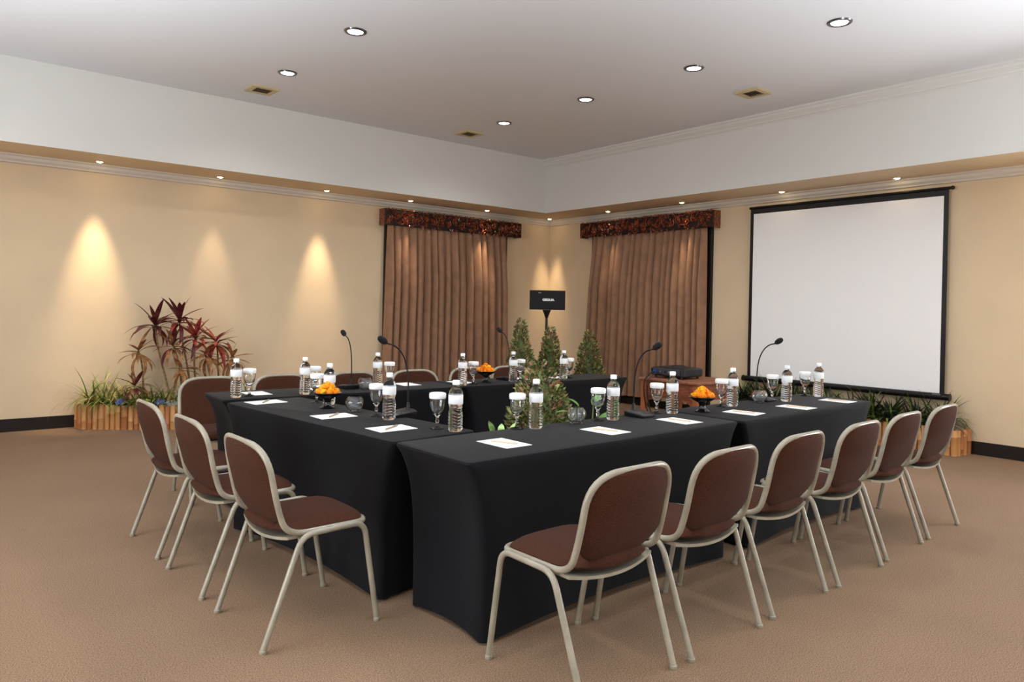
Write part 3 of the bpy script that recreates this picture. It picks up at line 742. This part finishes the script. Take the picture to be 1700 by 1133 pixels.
def mic(u, v, ang, label, hgt=0.40, reach=0.13):
    t = thing('gooseneck_microphone', label, 'microphone', uv(u, v, TZ), TH+ang, 'gooseneck table microphones')
    # local -y points to the speaker who sits there
    w, d = 0.056, 0.07
    def rr(hx, hy, z, r=0.014, n=4, tilt=0.0):
        pts = []
        for cx, cy, a0 in ((hx-r, hy-r, 0), (-hx+r, hy-r, PI/2), (-hx+r, -hy+r, PI), (hx-r, -hy+r, 1.5*PI)):
            for i in range(n): a = a0+PI/2*i/(n-1); y = cy+r*math.sin(a); pts.append((cx+r*math.cos(a), y, z + tilt*(y+hy)))
        return pts
    MB().loft([rr(w, d, 0.0), rr(w+0.002, d+0.002, 0.004), rr(w+0.002, d+0.002, 0.014, tilt=0.10), rr(w-0.008, d-0.008, 0.021, tilt=0.13)], True, True).build('base', M_BLACK, t); base_ = t.children[0]
    MB().lathe([(0.010, 0.0), (0.011, 0.003), (0.009, 0.006)], 12, 0.028, -0.03).build('talk_button', M_PROJG, base_).location = (0, 0, 0.022)
    MB().lathe([(0.012, 0.030), (0.0095, 0.046), (0.0085, 0.066), (0.006, 0.072)], 12, 0, 0.045).build('neck_socket', M_BLACKM, t)
    pts = [(0, 0.045, 0.06)]
    for k in range(13):
        q = k/12; pts.append((0, 0.045 - reach*(q**2.6), 0.10 + (hgt-0.10-0.03)*(1-(1-q)**1.6*1.0)))
    MB().tube(pts, 0.0042, 8).build('gooseneck', M_BLACKM, t)
    e, f_ = Vector(pts[-2]), Vector(pts[-1]); dr = (Vector((0, -0.85, 0.52))).normalized()
    hd = MB(); prof = [(0.0055, 0), (0.008, 0.006), (0.0155, 0.014), (0.0185, 0.030), (0.0185, 0.044), (0.0150, 0.058), (0.007, 0.066), (0.001, 0.068)]
    hd.lathe(prof, 14); hd.xform(Matrix.Translation(f_) @ dr.to_track_quat('Z', 'Y').to_matrix().to_4x4()); hd.build('foam_windscreen', M_FOAM, t)

# near/front and right tables
Bs = [(2.54, 2.715, 2.450, 2.755, 'nearest to the camera on the front table'), (3.10, 2.69, 3.005, 2.715, 'second along the front table, beside the round glass bowl'),
      (3.595, 2.66, 3.520, 2.715, 'at the far end of the front table, below the projector'), (4.215, 2.645, 4.135, 2.675, 'on the right table beside the marigold dish'),
      (4.785, 2.580, 4.765, 2.675, 'on the right table beside the microphone, against the screen'), (5.345-0.06, 2.60, 5.245, 2.685, 'last on the right table, against the screen')]
for i, (a, b_, c, d, w) in enumerate(Bs):
    bottle(a, b_, 'clear water bottle '+w); goblet(c, d, 'lidded stem glass '+w)
for (u, v, a, pa, w) in ((2.14, 2.49, 0.0, 0.35, 'nearest the camera, at the front table corner'), (2.78, 2.46, 0.03, 0.35, 'in the middle of the front table'), (3.38, 2.45, -0.05, 0.2, 'at the far end of the front table'),
                         (4.00, 2.43, 0.12, 0.25, 'nearest on the right table'), (4.54, 2.38, 0.03, 0.2, 'in the middle of the right table'), (5.14, 2.39, 0.02, 0.2, 'at the far end of the right table')):
    notes(u, v, a, w, True, pa, 1)
mic(3.325, 2.685, 0.0, 'black gooseneck microphone on the front table, against the right curtain', 0.42, 0.13)
mic(4.665, 2.695, 0.0, 'black gooseneck microphone on the right table, against the white screen', 0.43, 0.13)
flowerbowl(3.815, 2.60, 'black pedestal dish of orange marigolds on the right table', 'on the right table')
glassbowl(2.825, 2.705, 'round clear glass bowl on the front table by green leaves'); glassbowl(4.535, 2.64, 'round clear glass bowl on the right table beside a microphone')
# left table
for (a, b_, c, d, w) in ((2.155, 2.875, 2.125, 2.985, 'at the near end of the left table'), (2.085, 3.37, 2.085, 3.50, 'in front of the left table microphone'), (2.105, 4.085, 2.075, 4.19, 'on the left table behind the marigold dish')):
    bottle(a, b_, 'clear water bottle '+w); goblet(c, d, 'lidded stem glass '+w)
for (u, v, a, pa, w) in ((1.94, 3.11, PI/2, -1.0, 'at the near end of the left table'), (1.90, 3.63, PI/2-0.02, -0.85, 'in the middle of the left table'), (1.83, 4.37, PI/2+0.08, -0.68, 'at the far end of the left table')):
    notes(u, v, a, w, True, pa, 0)
mic(2.205, 3.44, -PI/2, 'large black gooseneck microphone on the left table', 0.43, 0.14)
flowerbowl(2.015, 3.93, 'black pedestal dish of orange marigolds on the left table', 'on the left table')
glassbowl(2.075, 3.72, 'round clear glass bowl on the left table beside marigolds')
# far table
for (a, b_, c, d, w) in ((1.765, 4.69, 1.865, 4.725, 'at the left end of the far table'), (2.205, 4.63, 2.31, 4.70, 'second from left on the far table'), (2.905, 4.87, 2.985, 4.83, 'on the far table right of the far-left microphone'),
                         (3.475, 4.555, 3.605, 4.585, 'on the far table left of the marigold dish'), (4.015, 4.575, 4.135, 4.62, 'on the far table in front of the left cone shrub'), (4.56, 4.53, 4.66, 4.56, 'at the right end of the far table')):
    bottle(a, b_, 'clear water bottle '+w); goblet(c, d, 'lidded stem glass '+w)
for (u, v, w) in ((1.955, 4.83, 'at the left end of the far table'), (2.43, 4.84, 'second from left on the far table'), (3.14, 4.83, 'on the far table in front of the fourth chair'), (3.60, 4.74, 'behind the far bottle and glass'), (4.20, 4.75, 'behind the far bottle by the left cone shrub'), (4.60, 4.70, 'at the right end of the far table')):
    notes(u, v, CA, w, False)
mic(2.625, 4.80, PI+CA, 'black gooseneck microphone on the far table, against the cream wall', 0.41, 0.12)
mic(4.06, 4.72, PI+CA, 'black gooseneck microphone on the far table, against the left cone shrub', 0.43, 0.12)
flowerbowl(3.775, 4.64, 'black pedestal dish of orange marigolds on the far table', 'on the far table')
glassbowl(2.68, 4.66, 'round clear glass bowl on the far table by the microphone')

# ------------------------------------------------------------------ projector on its wooden stand
sx, sy = 6.10, 4.22; SH = 0.665; SL, SWd = 0.66, 0.70
st = thing('projector_stand', 'low reddish wooden stand carrying the projector', 'stand', uv(sx, sy), TH)
MB().box(-0.02, SL+0.02, -0.02, SWd+0.02, SH-0.028, SH, 0.006).build('top', M_STANDT, st, False)
for (x, y) in ((0, 0), (SL-0.055, 0), (0, SWd-0.055), (SL-0.055, SWd-0.055)): MB().box(x, x+0.055, y, y+0.055, 0, SH-0.028, 0.004).build('leg', M_STANDL, st, False)
MB().box(0.008, 0.026, 0.055, SWd-0.055, SH-0.19, SH-0.028).build('apron', M_STAND, st, False)
MB().box(0.055, SL-0.055, 0.008, 0.026, SH-0.19, SH-0.028).build('apron', M_STAND, st, False)
MB().box(SL-0.026, SL-0.008, 0.055, SWd-0.055, SH-0.19, SH-0.028).build('apron', M_STAND, st, False)
MB().box(0.055, SL-0.055, SWd-0.026, SWd-0.008, SH-0.19, SH-0.028).build('apron', M_STAND, st, False)
dr = MB().box(0.0, 0.008, 0.10, SWd-0.10, SH-0.175, SH-0.045, 0.003).build('drawer_front', M_STAND, st, False)
MB().sphere((-0.012, SWd/2, SH-0.11), 0.013, n=10, m_=6).build('knob', M_RINGW, dr)
MB().box(0.01, SL-0.01, 0.01, SWd-0.01, 0.16, 0.185).build('shelf', M_STAND, st, False)
for (x, y, a) in ((0.01, 0.055, 0), (0.01, SWd-0.055, PI)):   # corner brackets under the apron
    br = MB(); s = 1 if a == 0 else -1
    br.loft([[(xx, y, SH-0.19), (xx, y+s*0.11, SH-0.19), (xx, y+s*0.04, SH-0.23), (xx, y, SH-0.32)] for xx in (0.012, 0.03)], True, True); br.build('bracket', M_STAND, st, False)
pj = thing('projector', 'black projector on the wooden stand with cables at its back', 'projector', uv(sx+0.10, sy+0.24, SH), TH)
def rrect(x0, x1, y0, y1, z, r=0.03, n=4):
    pts = []
    for cx, cy, a0 in ((x1-r, y1-r, 0), (x0+r, y1-r, PI/2), (x0+r, y0+r, PI), (x1-r, y0+r, 1.5*PI)):
        for i in range(n): a = a0+PI/2*i/(n-1); pts.append((cx+r*math.cos(a), cy+r*math.sin(a), z))
    return pts
MB().loft([rrect(0.012, 0.348, 0.012, 0.408, 0.022), rrect(0, 0.36, 0, 0.42, 0.035), rrect(0, 0.36, 0, 0.42, 0.095), rrect(0.012, 0.348, 0.012, 0.408, 0.108), rrect(0.04, 0.32, 0.05, 0.37, 0.116)], True, True).build('body', M_PROJ, pj)
MB().lathe([(0.085, 0.112), (0.08, 0.124), (0.06, 0.130), (0.002, 0.131)], 24, 0.2, 0.2).build('top_dome', M_PROJ, pj)
for (x, y) in ((0.04, 0.05), (0.32, 0.05), (0.04, 0.37), (0.32, 0.37)): MB().lathe([(0.014, 0), (0.014, 0.03)], 10, x, y).build('foot', M_BLACK, pj)
MB().box(-0.003, 0.002, 0.04, 0.38, 0.042, 0.092).build('port_panel', M_PROJG, pj, False)
for i, y in enumerate((0.34, 0.28, 0.22, 0.17, 0.12, 0.08)):
    MB().box(-0.008, -0.002, y-0.012, y+0.012, 0.058, 0.078).build('socket', (M_BLUE if i == 0 else (M_STEEL if i % 2 else M_BLACK)), pj, False)
MB().box(-0.035, -0.008, 0.325, 0.355, 0.056, 0.080, 0.003).build('plug', M_BLUE, pj, False)
MB().tube([(0.36, 0.30, 0.068), (0.372, 0.30, 0.068)], 0.035, 20).build('lens', M_DGLASS, pj)
for k, (ya_, xo) in enumerate(((0.34, 0.0), (0.28, 0.02))):
    P = [(-0.03, ya_, 0.068), (-0.09, ya_+0.01, 0.05), (-0.16-xo, ya_+0.03, -0.02), (-0.17-xo, ya_+0.02, -0.18), (-0.15-xo, ya_-0.02, -0.36), (-0.11, ya_-0.10, -0.50), (-0.05, ya_-0.16, -0.60), (0.0, ya_-0.2, -0.655)]
    MB().tube(fillet(P, 0.08, 5), 0.006, 7).build('cable', M_BLACK, pj)

# ------------------------------------------------------------------ loudspeaker on a stand
spx, spy = 6.33, 6.95
ss = thing('speaker_stand', 'black tripod speaker stand behind the middle cone shrub', 'stand', (spx, spy, 0))
MB().lathe([(0.019, 0.10), (0.019, 0.95), (0.026, 0.955), (0.026, 0.99), (0.016, 0.995), (0.016, 1.26)], 14).build('pole', M_BLACKM, ss)
MB().lathe([(0.018, 1.245), (0.03, 1.285), (0.055, 1.345), (0.055, 1.349)], 14).build('top_flange', M_BLACK, ss)
for k in range(3):
    a = 2*PI*k/3+0.4; MB().tube([(0.02*math.cos(a), 0.02*math.sin(a), 0.5), (0.42*math.cos(a), 0.42*math.sin(a), 0.014)], 0.012, 8).build('leg', M_BLACKM, ss)
    MB().tube([(0.02*math.cos(a), 0.02*math.sin(a), 0.16), (0.25*math.cos(a), 0.25*math.sin(a), 0.22)], 0.008, 6).build('brace', M_BLACKM, ss)
sk = thing('loudspeaker', 'black box loudspeaker with white lettering on a stand in the corner', 'speaker', (spx, spy, 1.35), math.atan2(spy, spx)-PI/2+0.05)
MB().loft([[(-0.225, -0.12, z), (0.225, -0.12, z), (0.19, 0.13, z), (-0.19, 0.13, z)] for z in (0.0, 0.245)], True, True).build('cabinet', M_BLACK, sk, False)
gr_ = MB().box(-0.216, 0.216, -0.132, -0.12, 0.010, 0.235, 0.005).build('grille', mat('speaker_grille', (24, 24, 26), 0.8, bump=0.5, bscale=700), sk, False)
def text(body, size, parent, loc, rot, m_, name='lettering', bold=0.0, sxx=1.0):
    cu = bpy.data.curves.new(name, 'FONT'); cu.body = body; cu.size = size; cu.align_x = 'CENTER'; cu.align_y = 'CENTER'; cu.extrude = 0.0012; cu.offset = bold
    o = bpy.data.objects.new(name, cu); C.objects.link(o)
    dg = bpy.context.evaluated_depsgraph_get(); me = bpy.data.meshes.new_from_object(o.evaluated_get(dg))
    bpy.data.objects.remove(o); me.materials.append(m_); q = link(name, me, parent, loc); q.rotation_euler = rot; q.scale = (sxx, 1, 1); return q
text('GEGUA', 0.038, gr_, (0.01, -0.1335, 0.125), (PI/2, 0, 0), M_SPKT, bold=0.0022, sxx=1.15)
MB().box(-0.115, -0.08, -0.1345, -0.132, 0.208, 0.216).build('badge', M_STEEL, gr_, False)

# ------------------------------------------------------------------ plants
def leaf_mesh(name, L, Wd, curve, m_, fold=0.25, seg=7):
    # lanceolate leaf along +x, curving down by "curve" radians over its length
    V = []; Fc = []; x = z = 0; a = 0
    for k in range(seg+1):
        t = k/seg; w = Wd/2*(math.sin(PI*min(1, 0.06+t*0.94))**0.75)*(1-0.15*t)
        if k == seg: w = 0.0005
        V += [(x, -w, z+w*fold), (x, 0, z), (x, w, z+w*fold)]
        a = -curve*(t**1.2); x += L/seg*math.cos(a); z += L/seg*math.sin(a)
    for k in range(seg):
        for i in range(2): p = k*3+i; Fc.append((p, p+3, p+4, p+1))
    return MB().add(V, Fc).mesh(name, m_, 60)
LEAF = {}
for nm, m_ in (('p', M_LEAF_P), ('r', M_LEAF_R), ('b', M_LEAF_B)):
    LEAF[nm] = [leaf_mesh('leaf_'+nm, 0.31, 0.066, 0.35, m_, 0.2), leaf_mesh('leaf_'+nm, 0.33, 0.072, 1.1, m_, 0.2), leaf_mesh('leaf_'+nm, 0.33, 0.055, 1.8, m_, 0.2)]
def ti_plant(label, base, crown, kinds, n, scale, seed, droop=0.5):
    rnd = random.Random(seed); bx_, by_, bz_ = base; cx, cy, cz = crown
    root = thing('ti_plant', label, 'plant', base, 0, 'red-leaved ti plants in the left planter')
    d = Vector((cx-bx_, cy-by_, cz-bz_))
    pth = [tuple(d*t + Vector((0.03*math.sin(3*t+seed), 0.012*math.sin(4*t), 0))*(1-t)*t*3) for t in [k/6 for k in range(7)]]
    MB().tube(pth, [0.013-0.0008*k for k in range(7)], 7).build('stem', M_STEM, root)
    for k in range(n):
        q = k/n; az = 2.4*k + rnd.uniform(-0.3, 0.3)
        el = (1.0 - 1.25*q**0.75*(0.6+droop*0.8)) + rnd.uniform(-0.38, 0.38)
        me = LEAF[rnd.choice(kinds)][0 if q < 0.35 else (1 if q < 0.75 else 2)]
        o = link('leaf', me, root, tuple(d + Vector((0, 0, -0.07*q))))
        if math.sin(az) > 0.2 and el < 1.2: az = -az if rnd.random() < 0.7 else az      # fewer leaves into the wall
        o.rotation_euler = (rnd.uniform(-0.3, 0.3), -el, az); s = scale*rnd.uniform(0.8, 1.12); o.scale = (s, s, s)
SZ = 0.235
ti_plant('tall ti plant with dark burgundy leaves, topmost crown at right', (2.50, 8.62, SZ), (2.36, 8.62, 1.17), 'ppr', 22, 0.95, 1, 0.45)
ti_plant('tall ti plant with dark burgundy leaves, crown at upper left', (2.30, 8.70, SZ), (2.12, 8.64, 1.12), 'pp', 20, 0.98, 2, 0.55)
ti_plant('ti plant with burgundy crown just below the two tallest', (2.56, 8.56, SZ), (2.52, 8.58, 0.98), 'pr', 19, 0.85, 3, 0.5)
ti_plant('ti plant with reddish bronze crown at the right', (2.86, 8.62, SZ), (2.76, 8.62, 0.92), 'rrb', 24, 0.92, 4, 0.6)
ti_plant('thin bronze-leaved ti plant standing at the left', (2.06, 8.68, SZ), (1.96, 8.66, 0.83), 'b', 13, 0.9, 5, 0.75)
ti_plant('ti plant with small mixed crown in the middle', (2.40, 8.52, SZ), (2.28, 8.54, 0.90), 'pb', 16, 0.85, 6, 0.8)
ti_plant('bronze ti plant drooping below the middle crowns', (2.70, 8.50, SZ), (2.62, 8.52, 0.78), 'b', 15, 0.8, 7, 1.0)
ti_plant('bronze ti plant drooping behind the left end chair', (2.98, 8.55, SZ), (2.92, 8.56, 0.74), 'b', 15, 0.8, 8, 1.0)
ti_plant('bronze ti plant drooping low among the stems', (2.26, 8.48, SZ), (2.36, 8.50, 0.64), 'b', 13, 0.7, 9, 1.0)
ti_plant('short brown ti plant low at the left of the planter', (1.90, 8.60, SZ), (1.92, 8.58, 0.47), 'bp', 22, 0.66, 10, 0.55)

# bamboo-edged planters
def planter(name, label, front, back, h, seed):
    root = thing(name, label, 'planter', (0, 0, 0), 0, 'bamboo-edged planters')
    xs = sum(p[0] for p in front)/len(front); ys = sum(p[1] for p in front)/len(front); root.location = (xs, ys, 0)
    rnd = random.Random(seed); P = [Vector((p[0]-xs, p[1]-ys, 0)) for p in front]
    poly = P + [Vector((p[0]-xs, p[1]-ys, 0)) for p in back]
    n = len(poly); cen = sum(poly, Vector())/n; sc = [cen + (q-cen)*0.985 for q in poly]
    MB().loft([[(p.x, p.y, z) for p in sc] for z in (0.0, h-0.035)], True, True).build('soil', M_SOIL, root, False)
    meshes = []
    for k in range(6):
        r = 0.026+0.003*(k % 4); hh = h*(1+0.03*((k*7) % 5-2)/2); nd = hh*(0.25+0.1*k)
        prof = [(r, 0.0), (r, nd-0.006), (r*1.13, nd), (r, nd+0.006), (r*0.97, hh), (r*0.6, hh), (r*0.55, hh-0.01)]
        meshes.append((r, MB().lathe(prof, 10).mesh('bamboo_pole', M_BAMBOO if k % 3 else M_BAMBOO2)))
    i = 0; pos = 0.0; seglen = [(P[j+1]-P[j]).length for j in range(len(P)-1)]; tot = sum(seglen)
    while pos < tot:
        r, me = rnd.choice(meshes); s = pos+r; acc = 0
        for j, sl in enumerate(seglen):
            if s <= acc+sl or j == len(seglen)-1:
                q = P[j].lerp(P[j+1], min(1, (s-acc)/sl)); break
            acc += sl
        o = link('bamboo_pole', me, root, (q.x, q.y, 0)); o.rotation_euler = (rnd.uniform(-0.012, 0.012), rnd.uniform(-0.012, 0.012), rnd.uniform(0, 6))
        pos += 2*r+0.001
    return root
planter('bamboo_planter', 'bamboo-edged planter on the floor below the cream back wall', [(1.44, 8.955), (1.45, 8.80), (1.64, 8.66), (1.96, 8.44), (2.28, 8.26), (2.55, 8.20), (2.9, 8.24), (3.15, 8.42), (3.25, 8.955)], [], 0.255, 4)
planter('bamboo_planter', 'bamboo-edged planter below the projection screen', [(8.195, 2.72), (7.93, 2.76), (7.92, 3.2), (7.92, 4.2), (7.92, 5.35), (8.195, 5.40)], [], 0.255, 9)

def grass(label, x, y, z, n, h, spread, mats_, seed, group, wide=0.008, lim=0.10):
    rnd = random.Random(seed); mb = MB()
    for k in range(n):
        mb.cur = rnd.randrange(len(mats_)); az = rnd.uniform(0, 2*PI); ln = h*rnd.uniform(0.55, 1.1); bx0, by0 = rnd.uniform(-0.05, 0.05), rnd.uniform(-0.05, 0.05)
        lean = rnd.uniform(0.25, 1.0)*spread; w = wide*rnd.uniform(0.6, 1.2); V = []; px = pz = 0; a = PI/2 - lean*0.3; S = 6
        for q in range(S+1):
            t = q/S; ww = w*(1-t**2)+0.0004
            V += [(bx0+px*math.cos(az)-ww*math.sin(az), by0+px*math.sin(az)+ww*math.cos(az), pz), (bx0+px*math.cos(az)+ww*math.sin(az), by0+px*math.sin(az)-ww*math.cos(az), pz)]
            a -= lean*2.0/S; px += ln/S*math.cos(a); pz += ln/S*math.sin(a)
        mx_, my_ = XW-0.03-x, YW-0.03-y
        mb.add([(min(p_[0], mx_), min(p_[1], my_), p_[2]) for p_ in V], [(2*q, 2*q+1, 2*q+3, 2*q+2) for q in range(S)])
    o = mb.build('grass_clump', mats_, None, 60, (x, y, z)); o['kind'] = 'stuff'
    return tag(o, label, 'grass', group)
gl = [(1.56, 8.80), (1.66, 8.72), (1.78, 8.66), (1.86, 8.76), (1.94, 8.50), (2.06, 8.56), (2.16, 8.42), (2.28, 8.36), (2.42, 8.36), (2.56, 8.32), (2.66, 8.42), (2.80, 8.34), (2.95, 8.42), (3.08, 8.56)]
for i, (x, y) in enumerate(gl):
    lbl = ('long arching green and straw grass at the left end of the planter' if i == 0 else 'low tufts of green grass among the stems in the left planter')
    grass(lbl, x, y, SZ-0.015, 64, 0.50 if i in (0, 1) else 0.34, 1.3, [M_GRASS, M_GRASS, M_GRASS2], 20+i, 'grass tufts in the left planter', 0.009)
for i in range(11):
    y = 2.95 + i*0.225
    grass('dark strappy grass tufts in the planter below the screen', 8.04+0.04*math.sin(i*2.1), y, 0.205, 110, 0.46, 1.2, [M_GRASSD, M_GRASSD, M_GRASSD, M_GRASS], 50+i, 'grass tufts below the screen', 0.013)
rnd = random.Random(3)
for i, (x, y, m_, lb) in enumerate(((1.78, 8.575, M_STONEB, 'small blue flower head at the left of the planter'), (2.12, 8.375, M_STONEB, 'tiny blue flower head in the middle of the planter edge'), (2.00, 8.48, M_FLOWY, 'yellow-green flower head in the left planter'),
                 (2.22, 8.33, M_STONE, 'grey stone among the grass, left of two'), (2.40, 8.27, M_STONE, 'grey stone among the grass, right of two'), (2.58, 8.26, M_STONEB, 'pale blue flower head behind the left end chair'))):
    mb = MB()
    if m_ is M_STONE: mb.sphere((0, 0, 0.03), 0.065, 0.045, 0.04, 12, 8, 0.12); mb.build; o = mb.build('garden_stone', m_, None, 60, (x, y, SZ)); tag(o, lb, 'stone')
    else:
        for k in range(26):
            a = 2.4*k; e = math.asin(1-1.3*k/26); c = (0.04*math.cos(e)*math.cos(a), 0.04*math.cos(e)*math.sin(a), 0.055+0.035*math.sin(e)); mb.sphere(c, 0.014, n=6, m_=4)
        mb.tube([(0, 0, 0), (0, 0, 0.05)], 0.005, 6)
        o = mb.build('flower_head', m_, None, 60, (x, y, SZ-0.015)); tag(o, lb, 'flower')

def cone_shrub(label, x, y, h, r, seed, mats_, group, n=3600, pot_h=0.26, shape=0.85):
    rnd = random.Random(seed); t = thing('cone_shrub', label, 'shrub', (x, y, 0), rnd.uniform(0, 6), group)
    MB().lathe([(0.11, 0.0), (0.145, pot_h-0.03), (0.155, pot_h-0.03), (0.155, pot_h), (0.135, pot_h), (0.13, pot_h-0.03)], 20).build('pot', M_POT, t)
    MB().tube([(0, 0, pot_h-0.04), (0.005, 0, h*0.5), (0, 0, h*0.93)], [0.016, 0.012, 0.004], 7).build('trunk', M_TRUNK, t)
    mb = MB(); zb_ = pot_h+0.02
    core = [(r*0.55*(1-(k/8))**shape+0.004, zb_+0.05+(h-zb_-0.10)*k/8) for k in range(9)]
    mb.cur = 0; mb.lathe(core, 12)
    for k in range(n):
        q = 1-math.sqrt(rnd.random()) if rnd.random() < 0.85 else rnd.random()
        z = zb_ + (h-zb_)*q; rr_ = (r*(1-q)**shape + 0.012)*rnd.uniform(0.72, 1.10)*(1+0.10*math.sin(9*q+seed)); a = rnd.uniform(0, 2*PI)
        c = Vector((rr_*math.cos(a), rr_*math.sin(a), z))
        d = Vector((math.cos(a), math.sin(a), rnd.uniform(0.1, 1.4))).normalized(); s1 = d.cross(Vector((rnd.uniform(-1, 1), rnd.uniform(-1, 1), rnd.uniform(-1, 1)))).normalized()
        L = rnd.uniform(0.026, 0.050); w = L*0.26; nrm = d.cross(s1)
        mb.cur = rnd.choices(range(len(mats_)), (5, 4, 2)[:len(mats_)])[0]
        mb.add([c, c+d*L*0.5+s1*w+nrm*w*0.3, c+d*L, c+d*L*0.5-s1*w+nrm*w*0.3], [(0, 1, 2), (0, 2, 3)])
    o = mb.build('foliage', mats_, t, False); o['kind'] = 'stuff'
SHM = [M_BOX1, M_BOX2, M_BOX3]
cone_shrub('clipped cone shrub behind the far table, left of the three', 5.27, 6.20, 1.24, 0.225, 11, SHM, 'clipped cone shrubs behind the far table')
cone_shrub('clipped cone shrub behind the far table, in front of the speaker stand', 5.66, 6.14, 1.15, 0.225, 12, SHM, 'clipped cone shrubs behind the far table')
cone_shrub('clipped cone shrub behind the far table, rightmost, against the right curtain', 6.32, 6.17, 1.11, 0.235, 13, [M_BOX1, M_BOX2, M_BOX3], 'clipped cone shrubs behind the far table')
cone_shrub('leafy reddish green shrub standing inside the U of tables', 3.25, 3.62, 1.00, 0.275, 14, SHM, None, 4600, 0.2, 0.62)
def broadleaf(label, x, y, h, n, m_, seed, L=0.15, Wd=0.06):
    rnd = random.Random(seed); t = thing('broadleaf_plant', label, 'plant', (x, y, 0))
    MB().lathe([(0.075, 0.0), (0.10, 0.20), (0.105, 0.20), (0.105, 0.22), (0.09, 0.22), (0.088, 0.19), (0.002, 0.19)], 18).build('pot', M_POT, t)
    me = [leaf_mesh('broad_leaf', L, Wd, 0.5, m_, 0.2), leaf_mesh('broad_leaf', L*0.9, Wd*1.1, 0.9, m_, 0.2)]
    for k in range(n):
        a = 2.4*k; tx, ty, tz = 0.11*math.cos(a)*rnd.uniform(0.3, 1), 0.11*math.sin(a)*rnd.uniform(0.3, 1), h*rnd.uniform(0.62, 0.92)
        MB().tube([(0.01*math.cos(a), 0.01*math.sin(a), 0.18), (tx*0.6, ty*0.6, tz*0.6), (tx, ty, tz)], 0.004, 6).build('stalk', M_GRASS, t)
        o = link('leaf', rnd.choice(me), t, (tx, ty, tz)); o.rotation_euler = (rnd.uniform(-0.3, 0.3), -rnd.uniform(0.2, 1.35), a)
broadleaf('bright green broad-leaved plant behind the front table bowl', 3.30, 3.22, 0.84, 10, M_BROAD, 2)
broadleaf('pale variegated plant peeping over the front table edge', 2.52, 3.14, 0.755, 5, M_BROADV, 5, 0.09, 0.042)
